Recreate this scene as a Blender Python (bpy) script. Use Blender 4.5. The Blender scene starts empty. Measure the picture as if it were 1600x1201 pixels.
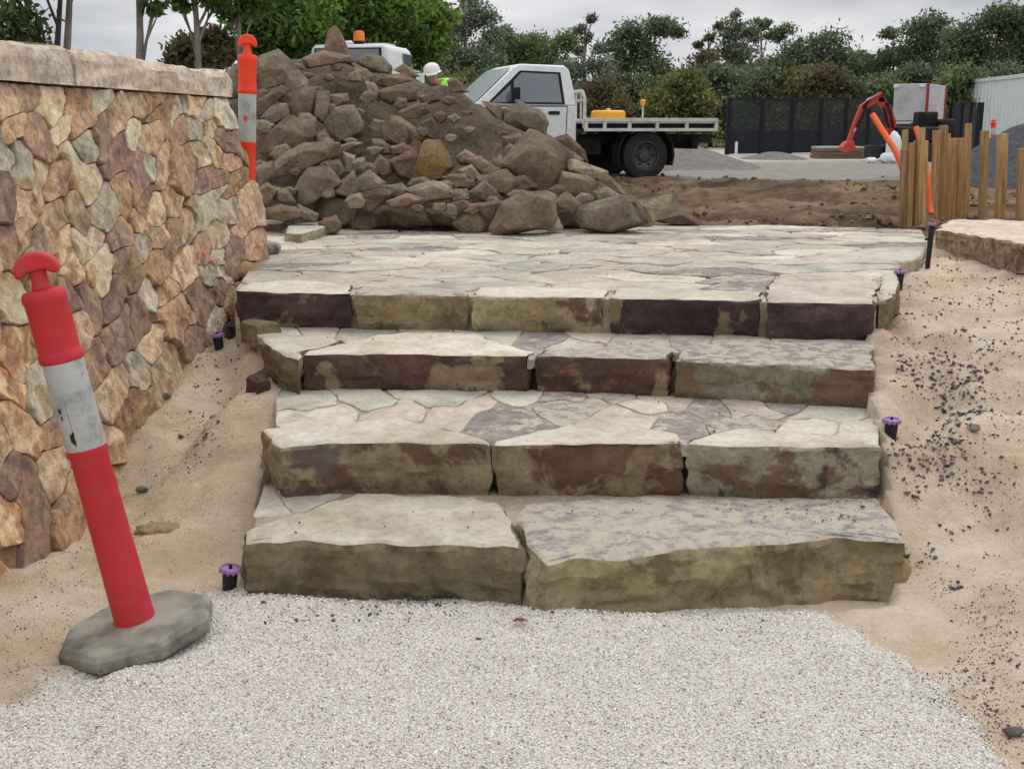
import bpy, bmesh, math, random
import numpy as np
from mathutils import Vector, Matrix, noise

# ------------------------------------------------------------------ camera, sky, sun, exposure
scene = bpy.context.scene
col = scene.collection
F, HY, CH = 1800.0, 198.0, 1.45            # focal length in photo pixels, horizon row, eye height
TH = math.atan((600.5 - HY) / F)
cam_d = bpy.data.cameras.new('camera'); cam = bpy.data.objects.new('camera', cam_d); col.objects.link(cam)
cam.location = (0, 0, CH); cam.rotation_euler = (math.pi / 2 - TH, 0, 0)
cam_d.sensor_width = 36; cam_d.lens = 36 * F / 1600; cam_d.clip_start = .05; cam_d.clip_end = 3000
scene.camera = cam
scene.view_settings.view_transform = 'Standard'; scene.view_settings.look = 'None'
scene.view_settings.exposure = 0.0; scene.view_settings.gamma = 1

SUN = Vector((.45, .62, 1.0)).normalized()
world = bpy.data.worlds.new('World'); scene.world = world; world.use_nodes = True
nt = world.node_tree; nt.nodes.clear()
def wn(t, **k):
    n = nt.nodes.new(t)
    for a, b in k.items(): setattr(n, a, b)
    return n
wo = wn('ShaderNodeOutputWorld'); bg = wn('ShaderNodeBackground'); bg.inputs['Strength'].default_value = .1
sky = wn('ShaderNodeTexSky', sky_type='NISHITA'); sky.sun_disc = False
sky.sun_elevation = math.asin(SUN.z); sky.sun_rotation = math.atan2(SUN.x, SUN.y); sky.air_density = 2; sky.dust_density = 5
tc = wn('ShaderNodeTexCoord'); sep = wn('ShaderNodeSeparateXYZ'); nt.links.new(tc.outputs['Generated'], sep.inputs[0])
mp = wn('ShaderNodeMapping'); mp.inputs['Scale'].default_value = (1.6, 1.0, 7.0); nt.links.new(tc.outputs['Generated'], mp.inputs[0])
nz = wn('ShaderNodeTexNoise'); nz.inputs['Scale'].default_value = 1.9; nz.inputs['Detail'].default_value = 5; nz.inputs['Roughness'].default_value = .5
nt.links.new(mp.outputs[0], nz.inputs['Vector'])
rp = wn('ShaderNodeValToRGB'); rp.color_ramp.elements[0].position = .38; rp.color_ramp.elements[1].position = .64
rp.color_ramp.elements[0].color = (.44, .465, .53, 1); rp.color_ramp.elements[1].color = (.88, .88, .89, 1)
nt.links.new(nz.outputs['Fac'], rp.inputs[0])
mr = wn('ShaderNodeMapRange'); mr.inputs['From Min'].default_value = 0; mr.inputs['From Max'].default_value = 1
mr.inputs['To Min'].default_value = 10.0; mr.inputs['To Max'].default_value = 21.0      # overcast: brighter overhead
nt.links.new(sep.outputs['Z'], mr.inputs['Value'])
vm = wn('ShaderNodeVectorMath', operation='SCALE'); nt.links.new(rp.outputs[0], vm.inputs[0]); nt.links.new(mr.outputs[0], vm.inputs['Scale'])
mx = wn('ShaderNodeMixRGB'); mx.inputs[0].default_value = .06
nt.links.new(vm.outputs[0], mx.inputs[1]); nt.links.new(sky.outputs[0], mx.inputs[2])
nt.links.new(mx.outputs[0], bg.inputs['Color']); nt.links.new(bg.outputs[0], wo.inputs['Surface'])

sd = bpy.data.lights.new('sun', 'SUN'); sd.energy = .9; sd.angle = math.radians(28); sd.color = (1, .97, .92)
sun = bpy.data.objects.new('sun', sd); col.objects.link(sun); sun.rotation_euler = (-SUN).to_track_quat('-Z', 'Y').to_euler()

# ------------------------------------------------------------------ helpers
ST, CT = math.sin(TH), math.cos(TH)
def ray(px, py):
    a = (px - 800) / F; b = -(py - 600.5) / F
    return Vector((a, CT + b * ST, -ST + b * CT))
def P(px, py, z):                       # pixel -> point on the level z
    d = ray(px, py); t = (z - CH) / d.z
    return Vector((d.x * t, d.y * t, z))
def Q(px, py, Y):                       # pixel -> point at distance Y
    d = ray(px, py); t = Y / d.y
    return Vector((d.x * t, Y, CH + d.z * t))
def rgb(r, g, b): # sRGB 0-255 to linear
    f = lambda c: (c / 255 / 12.92) if c <= 10 else (((c / 255) + .055) / 1.055) ** 2.4
    return (f(r), f(g), f(b), 1)
WP = {}
def tag(o, label=None, cat=None, group=None, kind=None):
    if label: o['label'] = label
    if cat: o['category'] = cat
    if group: o['group'] = group
    if kind: o['kind'] = kind
    return o
def link(name, me, parent=None, loc=(0, 0, 0)):
    o = bpy.data.objects.new(name, me); col.objects.link(o); o.location = loc
    if parent is not None: o.parent = parent
    return o
def empty(name, loc, label=None, cat=None, group=None, rz=0):
    o = bpy.data.objects.new(name, None); col.objects.link(o); o.location = loc; o.rotation_euler = (0, 0, rz); o.empty_display_size = .1
    WP[o.name] = Vector(loc)
    return tag(o, label, cat, group)
def mesh(name, vs, fs, mats, idx=None, smooth=None):
    me = bpy.data.meshes.new(name); me.from_pydata([tuple(v) for v in vs], [], fs)
    for m in (mats if isinstance(mats, (list, tuple)) else [mats]): me.materials.append(m)
    if idx is not None: me.polygons.foreach_set('material_index', idx)
    bm = bmesh.new(); bm.from_mesh(me); bmesh.ops.recalc_face_normals(bm, faces=bm.faces); bm.to_mesh(me); bm.free()
    if smooth is not None:
        me.polygons.foreach_set('use_smooth', [True] * len(me.polygons))
        if smooth < 180: me.set_sharp_from_angle(angle=math.radians(smooth))
    me.update(); return me
def wobj(name, vs, fs, mats, parent=None, idx=None, smooth=None, origin=None):   # verts in world space, origin at their base centre
    vs = [Vector(v) for v in vs]
    if origin is None:
        n = len(vs); origin = Vector((sum(v.x for v in vs) / n, sum(v.y for v in vs) / n, min(v.z for v in vs)))
    me = mesh(name, [v - origin for v in vs], fs, mats, idx, smooth)
    pl = Vector((0, 0, 0))
    if parent is not None: pl = WP[parent.name]
    o = link(name, me, parent, origin - pl); WP[o.name] = origin.copy()
    return o
class MB:
    def __init__(s): s.v = []; s.f = []
    def add(s, vs, fs):
        b = len(s.v); s.v += [Vector(v) for v in vs]; s.f += [tuple(i + b for i in f) for f in fs]; return s
    def box(s, c, d, M=None):
        x, y, z = d[0] / 2, d[1] / 2, d[2] / 2
        vs = [Vector((i * x, j * y, k * z)) for k in (-1, 1) for i, j in ((-1, -1), (1, -1), (1, 1), (-1, 1))]
        if M is not None: vs = [M @ v for v in vs]
        c = Vector(c)
        return s.add([v + c for v in vs], [(3, 2, 1, 0), (4, 5, 6, 7), (0, 1, 5, 4), (1, 2, 6, 5), (2, 3, 7, 6), (3, 0, 4, 7)])
    def bar(s, a, b, w, h):
        a, b = Vector(a), Vector(b); d = b - a
        return s.box((a + b) / 2, (w, h, d.length), d.to_track_quat('Z', 'Y').to_matrix())
    def tube(s, pts, rad, n=10, cap=True):
        pts = [Vector(p) for p in pts]; vs = []; fs = []
        if not isinstance(rad, (list, tuple)): rad = [rad] * len(pts)
        up = None
        for i, p in enumerate(pts):
            t = (pts[min(i + 1, len(pts) - 1)] - pts[max(i - 1, 0)]).normalized()
            if up is None: up = t.orthogonal().normalized()
            up = (up - t * up.dot(t)).normalized(); bi = t.cross(up)
            for k in range(n):
                a = 2 * math.pi * k / n; vs.append(p + (up * math.cos(a) + bi * math.sin(a)) * rad[i])
        for i in range(len(pts) - 1):
            for k in range(n):
                k2 = (k + 1) % n; fs.append((i * n + k, i * n + k2, (i + 1) * n + k2, (i + 1) * n + k))
        if cap: fs.append(tuple(range(n))[::-1]); fs.append(tuple((len(pts) - 1) * n + k for k in range(n)))
        return s.add(vs, fs)
    def lathe(s, prof, n=28, c=(0, 0, 0)):
        vs = []; fs = []; c = Vector(c)
        for r, z in prof:
            for k in range(n):
                a = 2 * math.pi * k / n; vs.append(c + Vector((r * math.cos(a), r * math.sin(a), z)))
        for i in range(len(prof) - 1):
            for k in range(n):
                k2 = (k + 1) % n; fs.append((i * n + k, i * n + k2, (i + 1) * n + k2, (i + 1) * n + k))
        fs.append(tuple(range(n))[::-1]); fs.append(tuple((len(prof) - 1) * n + k for k in range(n)))
        return s.add(vs, fs)
    def prism(s, poly, d, M=None):            # polygon in XZ extruded along Y by +-d/2
        n = len(poly); vs = [Vector((x, -d / 2, z)) for x, z in poly] + [Vector((x, d / 2, z)) for x, z in poly]
        if M is not None: vs = [M @ v for v in vs]
        return s.add(vs, [tuple(range(n)), tuple(range(n, 2 * n))[::-1]] + [(i, i + n, (i + 1) % n + n, (i + 1) % n) for i in range(n)])
    def build(s, name, m, parent=None, smooth=35, bevel=0, loc=(0, 0, 0)):
        o = link(name, mesh(name, s.v, s.f, m, None, smooth), parent, loc)
        if bevel:
            b = o.modifiers.new('bevel', 'BEVEL'); b.width = bevel; b.segments = 2; b.limit_method = 'ANGLE'; b.angle_limit = math.radians(40)
        return o
def big(name, V, Fc, m, parent=None, loc=(0, 0, 0), smooth=False):  # numpy mesh, all faces with the same corner count
    me = bpy.data.meshes.new(name); V = np.asarray(V, np.float32); Fc = np.asarray(Fc, np.int32); k = Fc.shape[1]
    me.vertices.add(len(V)); me.vertices.foreach_set('co', V.ravel())
    me.loops.add(Fc.size); me.loops.foreach_set('vertex_index', Fc.ravel())
    me.polygons.add(len(Fc)); me.polygons.foreach_set('loop_start', np.arange(len(Fc), dtype=np.int32) * k)
    me.update(calc_edges=True); me.polygons.foreach_set('use_smooth', np.full(len(Fc), smooth))
    me.materials.append(m); me.validate(); me.update()
    return link(name, me, parent, loc)
def nz3(p, s): return noise.noise(Vector(p) * s)

# ------------------------------------------------------------------ materials
class NT:
    def __init__(s, name):
        s.m = bpy.data.materials.new(name); s.m.use_nodes = True; s.t = s.m.node_tree; s.t.nodes.clear()
        s.out = s.n('ShaderNodeOutputMaterial'); s.b = s.n('ShaderNodeBsdfPrincipled'); s.l(s.b.outputs[0], s.out.inputs['Surface'])
        s.co = s.n('ShaderNodeTexCoord').outputs['Object']
    def n(s, t, **k):
        n = s.t.nodes.new(t)
        for a, b in k.items(): setattr(n, a, b)
        return n
    def l(s, a, b): s.t.links.new(a, b)
    def map(s, vec, sc):
        n = s.n('ShaderNodeMapping'); n.inputs['Scale'].default_value = sc; s.l(vec, n.inputs[0]); return n.outputs[0]
    def noise(s, sc, det=4, ro=.55, vec=None, w=None, dist=0):
        n = s.n('ShaderNodeTexNoise', noise_dimensions='4D' if w is not None else '3D')
        n.inputs['Scale'].default_value = sc; n.inputs['Detail'].default_value = det; n.inputs['Roughness'].default_value = ro
        n.inputs['Distortion'].default_value = dist
        s.l(vec or s.co, n.inputs['Vector'])
        if w is not None: s.l(w, n.inputs['W'])
        return n.outputs['Fac']
    def voro(s, sc, vec=None, feat='F1', out='Distance'):
        n = s.n('ShaderNodeTexVoronoi', feature=feat); n.inputs['Scale'].default_value = sc; s.l(vec or s.co, n.inputs['Vector']); return n.outputs[out]
    def ramp(s, fac, stops):
        n = s.n('ShaderNodeValToRGB'); e = n.color_ramp.elements
        while len(e) < len(stops): e.new(.5)
        for q, (p, c) in zip(e, stops): q.position = p; q.color = c if len(c) == 4 else (*c, 1)
        s.l(fac, n.inputs[0]); return n.outputs[0]
    def mix(s, fac, a, b, bt='MIX'):
        n = s.n('ShaderNodeMixRGB', blend_type=bt)
        for i, x in enumerate((fac, a, b)):
            if hasattr(x, 'links'): s.l(x, n.inputs[i])
            elif i == 0: n.inputs[0].default_value = x
            else: n.inputs[i].default_value = x
        return n.outputs[0]
    def math(s, op, a, b=0.0):
        n = s.n('ShaderNodeMath', operation=op)
        for i, x in enumerate((a, b)):
            if hasattr(x, 'links'): s.l(x, n.inputs[i])
            else: n.inputs[i].default_value = x
        return n.outputs[0]
    def rand(s, k=37.0): return s.math('MULTIPLY', s.n('ShaderNodeObjectInfo').outputs['Random'], k)
    def bump(s, h, st=.5, d=.01, prev=None):
        n = s.n('ShaderNodeBump'); n.inputs['Strength'].default_value = st; n.inputs['Distance'].default_value = d; s.l(h, n.inputs['Height'])
        if prev is not None: s.l(prev, n.inputs['Normal'])
        return n.outputs[0]
    def fin(s, c=None, rough=.9, nrm=None, spec=.3, metal=0):
        if c is not None:
            if hasattr(c, 'links'): s.l(c, s.b.inputs['Base Color'])
            else: s.b.inputs['Base Color'].default_value = c
        if hasattr(rough, 'links'): s.l(rough, s.b.inputs['Roughness'])
        else: s.b.inputs['Roughness'].default_value = rough
        s.b.inputs['Specular IOR Level'].default_value = spec; s.b.inputs['Metallic'].default_value = metal
        if nrm is not None: s.l(nrm, s.b.inputs['Normal'])
        return s.m
MATS = {}
def stone(name, cols, sc=5.0, fine=60.0, rough=.92, st=.5, dist=.012, streak=(1, 1, 1), contrast=.22, vary=.25, dust=None, dustlo=.5, stains=()):
    if name in MATS: return MATS[name]
    t = NT(name); w = t.rand(); v = t.map(t.co, streak)
    k = len(cols); lo, hi = .36, .64
    c = t.ramp(t.noise(sc, 10, .62, v, w, .15), [(lo + (hi - lo) * i / max(1, k - 1), cc) for i, cc in enumerate(cols)])
    f = t.noise(fine, 6, .7, v, w); md = t.noise(sc * 4.3, 8, .68, v, w)
    c = t.mix(1.0, c, t.ramp(md, [(.3, (1 - contrast * 1.5, 1 - contrast * 1.55, 1 - contrast * 1.6)), (.5, (1.0,) * 3), (.72, (1 + contrast,) * 3)]), 'MULTIPLY')
    c = t.mix(1.0, c, t.ramp(f, [(.28, (1 - contrast * 1.7,) * 3), (.5, (1.0,) * 3), (.75, (1 + contrast * .9,) * 3)]), 'MULTIPLY')
    g = t.ramp(t.n('ShaderNodeObjectInfo').outputs['Random'], [(0, (1 - vary,) * 3), (1, (1 + vary * .6,) * 3)])
    c = t.mix(1.0, c, g, 'MULTIPLY')
    for q, (sc_, s_, l_) in enumerate(stains):      # sharp-edged iron and lichen stains
        c = t.mix(t.ramp(t.noise(s_, 11, .6, None, t.math('ADD', w, 5.3 * (q + 1)), .5), [(l_, (0, 0, 0)), (l_ + .035, (.9,) * 3)]), c, t.mix(1.0, sc_, t.ramp(md, [(.3, (.75,) * 3), (.7, (1.2,) * 3)]), 'MULTIPLY'))
    if dust is not None:
        c = t.mix(t.ramp(t.noise(sc * 1.3, 12, .72, None, w), [(dustlo, (0, 0, 0)), (dustlo + .07, (.85,) * 3)]), c, dust)
    n1 = t.bump(md, st, dist * 1.6); MATS[name] = t.fin(c, rough, t.bump(f, st * .9, dist * .5, n1)); return MATS[name]
def plain(name, c, rough=.5, spec=.4, metal=0, dirt=None, dsc=6, bump=0, lo=.5, hi=.75):
    if name in MATS: return MATS[name]
    t = NT(name); cc = t.mix(1.0, c, t.ramp(t.noise(14, 4), [(.3, (.9,) * 3), (.7, (1.06,) * 3)]), 'MULTIPLY')
    if dirt: cc = t.mix(t.ramp(t.noise(dsc, 6, .65, None, t.rand()), [(lo, (0, 0, 0)), (hi, (.85,) * 3)]), cc, dirt)
    MATS[name] = t.fin(cc, rough, t.bump(t.noise(90, 4), .25, bump) if bump else None, spec, metal); return MATS[name]

# ---- measured step levels
def lv():
    z = 0; out = []
    for px, yt, yb in ((900, 848, 928), (920, 690, 766), (940, 557, 612), (940, 461, 515)):
        p = P(px, yb, z); z = Q(px, yt, p.y).z; out.append(z)
    return out
Z1, Z2, Z3, Z4 = lv()
print('levels', Z1, Z2, Z3, Z4)

def inpoly(pts, poly):
    pts = np.asarray(pts, float); x, y = pts[:, 0], pts[:, 1]; r = np.zeros(len(pts), bool); n = len(poly)
    for i in range(n):
        x1, y1 = poly[i]; x2, y2 = poly[(i + 1) % n]
        c = ((y1 > y) != (y2 > y)); r ^= c & (x < (x2 - x1) * (y - y1) / ((y2 - y1) or 1e-9) + x1)
    return r
def warp(p, a, fr):
    x, y = p[..., 0], p[..., 1]
    return np.stack([x + a * (np.sin(y * fr + 1.3) + .6 * np.sin(y * fr * 2.3 + x * fr * 1.1)),
                     y + a * (np.sin(x * fr * 1.2 + .4) + .6 * np.sin(x * fr * 2.6 - y * fr))], -1)
def cells(seeds, inside, step, rmax, nd=26, wa=0, wf=1, sx=1.0, sy=1.0, gap=1.0, smooth=1, aniso=None):
    S = np.array(seeds, float); ang = np.arange(nd) * 2 * np.pi / nd; D = np.stack([np.cos(ang), np.sin(ang)], -1)
    SW0 = warp(S, wa, wf) if wa else S; sc = np.array([sx, sy]); out = []
    for i, s in enumerate(S):
        nb = np.argsort(((S - s) ** 2).sum(-1))[:22]; SW = SW0[nb]; an = None if aniso is None else aniso[nb]
        rs = np.arange(1, int(rmax / step) + 1) * step
        p = s + D[:, None, :] * rs[None, :, None]
        pw = warp(p, wa, wf) if wa else p
        e = (pw[:, :, None, :] - SW[None, None]) * sc
        if aniso is not None: e = np.einsum('abnj,nij->abni', e, an)
        d = (e ** 2).sum(-1)
        bad = (d.argmin(-1) != 0) | ~inside(p.reshape(-1, 2)).reshape(p.shape[:2])
        first = np.where(bad.any(1), bad.argmax(1), len(rs) - 1)
        r = rs[first] - step * .5 - gap
        for _ in range(smooth): r = np.minimum(r + gap * .6, .25 * np.roll(r, 1) + .5 * r + .25 * np.roll(r, -1))
        if r.max() < 3.2 * gap: out.append(None); continue
        out.append(s + D * np.maximum(r, gap * .4)[:, None])
    return out

def aniso_mats(n, seed, lo, hi, amin, amax, wv=.12):      # per-seed stretch: angle range, aspect range
    r = random.Random(seed); out = []
    for _ in range(n):
        a = math.radians(r.uniform(lo, hi)); k = math.sqrt(r.uniform(amin, amax)); w = r.uniform(1 - wv, 1 + wv); c, s_ = math.cos(a), math.sin(a)
        R = np.array([[c, s_], [-s_, c]]); out.append(w * np.diag([1 / k, k]) @ R)
    return np.array(out)
def resample(poly, s):
    pts = []
    for i in range(len(poly)):
        a, b = Vector(poly[i]), Vector(poly[(i + 1) % len(poly)]); n = max(1, int(round((b - a).length / s)))
        pts += [a.lerp(b, k / n) for k in range(n)]
    return pts
def block(name, poly, ztop, zbot, mats, parent, s=.035, bevel=.014, rough=.012, flare=0.0, seed=0, tr=.004, smooth=30, topfn=None, under=0.0):
    """rough stone: outline poly (world xy) between zbot and ztop; slot 0 sides, slot 1 top"""
    A = sum(poly[i][0] * poly[(i + 1) % len(poly)][1] - poly[(i + 1) % len(poly)][0] * poly[i][1] for i in range(len(poly)))
    if A < 0: poly = poly[::-1]
    pts = [Vector((p.x, p.y)) for p in resample([(p[0], p[1]) for p in poly], s)]; n = len(pts)
    cen = sum(pts, Vector((0, 0))) / n; off = Vector((seed * 3.7, seed * 1.9, seed * .7))
    nor = []
    for i in range(n):
        t = (pts[(i + 1) % n] - pts[i - 1]); q = Vector((t.y, -t.x)); nor.append(q.normalized() if q.length else Vector((0, 0)))
    H = ztop - zbot; nl = max(2, int(H / (.018 if H > .12 else .03))); vs = []; fs = []; idx = []; rings = 0
    for k in range(nl + 1):                      # sides
        z = zbot + (H - bevel) * k / nl; u = k / nl
        for i in range(n):
            p3 = Vector((pts[i].x, pts[i].y, z)) * 1.0 + off
            vo = noise.voronoi(Vector((p3.x * 7, p3.y * 7, p3.z * 11)))[0]; d = rough * (noise.noise(p3 * 9) * 1.0 + noise.noise(p3 * 23) * .6 + .9 * (vo[1] - vo[0] - .25) + .35 * noise.noise(Vector((p3.x * 5, p3.y * 5, p3.z * 55)))) + flare * math.sin(u * math.pi) - under * (1 - u) ** 2
            q = pts[i] + nor[i] * d; vs.append((q.x, q.y, z))
        rings += 1
    for bi, (ins, dz) in enumerate(((bevel * .35, -.35 * bevel), (bevel, 0.0))):
        for i in range(n):
            p3 = Vector((pts[i].x, pts[i].y, ztop)) + off
            q = pts[i] - nor[i] * ins * (1 + .8 * noise.noise(p3 * 14)) + nor[i] * rough * noise.noise(p3 * 9) * 1.1
            vs.append((q.x, q.y, ztop + dz + tr * noise.noise(p3 * 12)))
        rings += 1
    for t in (.82, .55, .25):
        for i in range(n):
            q = cen + (Vector(vs[(rings - 1) * n + i][:2]) - cen) * t if t == .82 else cen + (pts[i] - cen) * t
            p3 = Vector((q.x, q.y, ztop)) + off
            vs.append((q.x, q.y, ztop + tr * (noise.noise(p3 * 6) + .6 * noise.noise(p3 * 16))))
    tot = rings + 3
    for k in range(tot - 1):
        for i in range(n):
            j = (i + 1) % n; fs.append((k * n + i, k * n + j, (k + 1) * n + j, (k + 1) * n + i)); idx.append(1 if k >= rings - 2 else 0)
    vs.append((cen.x, cen.y, ztop)); c = len(vs) - 1
    for i in range(n): fs.append(((tot - 1) * n + i, (tot - 1) * n + (i + 1) % n, c)); idx.append(1)
    if topfn: vs = [(x, y, z + topfn(x, y) * max(0, (z - zbot) / H)) for x, y, z in vs]
    return wobj(name, vs, fs, mats, parent, idx, smooth)
def xy(poly, z): return [(q.x, q.y) for q in (P(a, b, z) for a, b in poly)]

# ================================================================== WALL PLANE (needed by the ground too)
WA, WB_, WD = Q(0, 130, 4.5), Q(352, 152, 6.95), P(405, 410, Z4)
WB_.z = WA.z = (WA.z + WB_.z) / 2
WNOR = (WB_ - WA).cross(WD - WA).normalized()
if WNOR.x < 0: WNOR = -WNOR
def onwall(px, py):
    d = ray(px, py); o = Vector((0, 0, CH)); t = (WA - o).dot(WNOR) / d.dot(WNOR); return o + d * t
def wallx(Y, z): # x of the wall face at Y,z
    return WA.x - ((Y - WA.y) * WNOR.y + (z - WA.z) * WNOR.z) / WNOR.x
print('wall', WA, WB_, WD, WNOR, [tuple(round(c, 2) for c in onwall(*q)) for q in ((0, 835), (100, 755), (230, 600), (330, 500), (365, 470))])

# ================================================================== GROUND
CP = [(0, 1000, -.01), (0, 860, 0), (-200, 950, 0), (-300, 1150, 0), (0, 1200, 0), (400, 1200, 0), (800, 1200, 0), (1200, 1200, 0), (1600, 1200, .0), (1800, 1100, .03),
      (100, 770, .03), (230, 800, .03), (330, 860, .01), (370, 930, 0), (600, 940, 0), (800, 950, 0), (1000, 960, 0), (1200, 960, 0), (180, 930, 0), (110, 1030, -.015), (330, 970, .02),
      (385, 800, .09), (400, 735, .19), (330, 700, .18), (230, 680, .19), (190, 640, .22), (300, 590, .32), (345, 545, .38), (335, 505, .44), (425, 612, .36), (350, 630, .24), (400, 570, .36),
      (1445, 940, 0), (1500, 1000, 0.01), (1600, 1020, .04), (1430, 840, .11), (1392, 765, .21), (1520, 850, .10), (1600, 860, .13), (1388, 690, .31), (1385, 620, .42), (1480, 660, .30), (1600, 720, .29),
      (1375, 525, .53), (1430, 530, .49), (1500, 520, .53), (1600, 560, .48), (1425, 445, .60), (1500, 430, .61), (1600, 430, .62), (1450, 408, .62), (1750, 600, .48), (1750, 850, .2), (1700, 430, .62)]
CW = np.array([tuple(P(*c)) for c in CP])
_n = len(CW); _D = np.sqrt(((CW[:, None, :2] - CW[None, :, :2]) ** 2).sum(-1))
_A = np.zeros((_n + 3, _n + 3)); _A[:_n, :_n] = _D - np.eye(_n) * .02; _A[:_n, _n] = 1; _A[:_n, _n + 1:] = CW[:, :2]; _A[_n:, :_n] = _A[:_n, _n:].T
_W = np.linalg.solve(_A, np.r_[CW[:, 2], 0, 0, 0])
def rbf(X, Y):
    X = np.clip(X, -2.6, 3.1); Y = np.clip(Y, 1.9, 8.0); s = X.shape; q = np.stack([X.ravel(), Y.ravel()], -1)
    o = np.zeros(len(q))
    for i in range(0, len(q), 20000):
        c = q[i:i + 20000]; d = np.sqrt(((c[:, None] - CW[None, :, :2]) ** 2).sum(-1)); o[i:i + 20000] = d @ _W[:_n] + _W[_n] + c @ _W[_n + 1:]
    return o.reshape(s)
def vnoise(X, Y, fr, seed=0):           # smooth value noise, vectorised
    rs = np.random.RandomState(seed); G = rs.rand(64, 64); x, y = X * fr, Y * fr
    xi, yi = np.floor(x).astype(int), np.floor(y).astype(int); u, v = x - xi, y - yi; u = u * u * (3 - 2 * u); v = v * v * (3 - 2 * v)
    g = lambda a, b: G[a % 64, b % 64]
    return (g(xi, yi) * (1 - u) + g(xi + 1, yi) * u) * (1 - v) + (g(xi, yi + 1) * (1 - u) + g(xi + 1, yi + 1) * u) * v - .5
def ss(a, b, x): t = np.clip((x - a) / (b - a), 0, 1); return t * t * (3 - 2 * t)
GULLY = [[(352, 560), (350, 600), (335, 640), (290, 690), (235, 720)], [(1372, 505), (1420, 545), (1490, 580), (1545, 600), (1570, 640)], [(1480, 610), (1450, 680), (1420, 730)]]
GZ = [[.36, .31, .25, .19, .16], [.5, .46, .41, .4, .36], [.38, .28, .2]]
RIDGE = [(405, 735, .19), (330, 690, .19)]
FOOT = [xy([(385, 912), (600, 925), (820, 930), (1100, 945), (1400, 925), (1365, 790), (1345, 760), (425, 760), (405, 830)], .05), xy([(440, 745), (445, 640), (1348, 640), (1352, 745)], .2),
        xy([(460, 600), (490, 550), (1345, 560), (1345, 610)], .36), xy([(385, 495), (400, 445), (1380, 450), (1362, 510)], .5)]
TERR = [P(365, 452, Z4), P(398, 405, Z4), Q(390, 345, 9.6), P(520, 357, Z4), P(760, 362, Z4), P(1000, 352, Z4), P(1200, 350, Z4), P(1440, 358, Z4), P(1452, 375, Z4), P(1440, 400, Z4), P(1405, 412, Z4), P(1400, 440, Z4), P(1370, 470, Z4)]
TERR = [(p.x, p.y) for p in TERR]
TERR[2] = (-2.05, 9.3)
def segd(X, Y, a, b):
    ax, ay, bx, by = a[0], a[1], b[0], b[1]; L = (bx - ax) ** 2 + (by - ay) ** 2
    t = np.clip(((X - ax) * (bx - ax) + (Y - ay) * (by - ay)) / L, 0, 1); return np.hypot(X - ax - t * (bx - ax), Y - ay - t * (by - ay))
def height(X, Y):
    z = rbf(X, Y)
    for g, zz in zip(GULLY, GZ):
        w = [P(a, b, c) for (a, b), c in zip(g, zz)]; d = np.full(X.shape, 9.0)
        for i in range(len(w) - 1): d = np.minimum(d, segd(X, Y, w[i], w[i + 1]))
        d = d + .03 * vnoise(X, Y, 9, 5)
        z = z - .055 * np.exp(-(d / .07) ** 2) + .02 * np.exp(-((d - .17) / .08) ** 2)
    near = 1 - ss(8.2, 9.0, Y); side = ss(.9, 1.5, np.abs(X - .1)) * near
    w = [P(*q) for q in RIDGE]; d = segd(X, Y, w[0], w[1]); z = z + .05 * np.exp(-(d / .09) ** 2) * ss(-.02, .03, Y - (w[0].y + w[1].y) / 2 + .04)
    up = .645 + .15 * vnoise(X, Y, .55, 2) * ss(9, 12, Y) * (1 - ss(20, 26, Y)) + .09 * vnoise(X, Y, 1.7, 3) * (1 - ss(16, 22, Y)) + (.09 * vnoise(X, Y, 4.2, 4) + .05 * vnoise(X, Y, 9.5, 14)) * ss(8.9, 9.8, Y) * (1 - ss(15, 20, Y))
    r = ss(7.6, 8.8, Y); z = z * (1 - r) + up * r
    z = z + near * (.055 * side * vnoise(X, Y, 3.2, 7) + (.010 + .042 * side) * vnoise(X, Y, 7, 8) + .022 * vnoise(X, Y, 17, 9) * (.15 + side))
    flat = z.ravel(); pts = np.stack([X.ravel(), Y.ravel()], -1)
    for k, fp in enumerate(FOOT):
        m = inpoly(pts, fp); flat[m] = np.minimum(flat[m], (-.03, .1, .25, .4)[k])
    m = inpoly(pts, TERR); flat[m] = np.minimum(flat[m], .56)
    z = flat.reshape(X.shape)
    fw = wallx(Y, 1.0)                                     # earth held back by the retaining wall
    z = np.where((X < fw - .22) & (Y > 2.0) & (Y < 6.55), 1.40, z)
    return z
def hz(x, y): return float(height(np.array([[x]]), np.array([[y]]))[0, 0])
def geo(a, b, s, g):
    o = [a]
    while o[-1] < b: o.append(o[-1] + s); s *= g
    return o
ys = [-y for y in geo(-.9, 60, .3, 1.3)][::-1] + list(np.arange(1.0, 2.0, .06)) + list(np.arange(2.0, 6.4, .02)) + list(np.arange(6.4, 9.2, .04)) + list(np.arange(9.2, 16, .08)) + list(np.arange(16, 22, .15)) + geo(22, 1500, .6, 1.1)
xr = geo(2.7, 7, .06, 1.02) ; xr = xr + geo(xr[-1] + .2, 900, .3, 1.2)
xs = [-x for x in xr[::-1]] + list(np.arange(-2.65, 2.69, .026)) + xr
YY, XX = np.meshgrid(np.array(sorted(set(ys))), np.array(sorted(set(xs))), indexing='ij')
ZZ = height(XX, YY)
def gridfaces(ny, nx):
    i = np.arange(ny - 1)[:, None] * nx + np.arange(nx - 1)[None]; i = i.ravel()
    return np.stack([i, i + 1, i + nx + 1, i + nx], -1)
t = NT('ground_mat')
pos = t.n('ShaderNodeNewGeometry').outputs['Position']; sx = t.n('ShaderNodeSeparateXYZ'); t.l(pos, sx.inputs[0])
yy = t.math('ADD', sx.outputs['Y'], t.math('MULTIPLY', t.math('SUBTRACT', t.noise(.8, 5, .6), .5), 2.2))
sand = t.ramp(t.noise(2.2, 6, .6), [(.3, rgb(190, 166, 139)), (.5, rgb(213, 191, 164)), (.7, rgb(227, 211, 189))])
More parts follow.
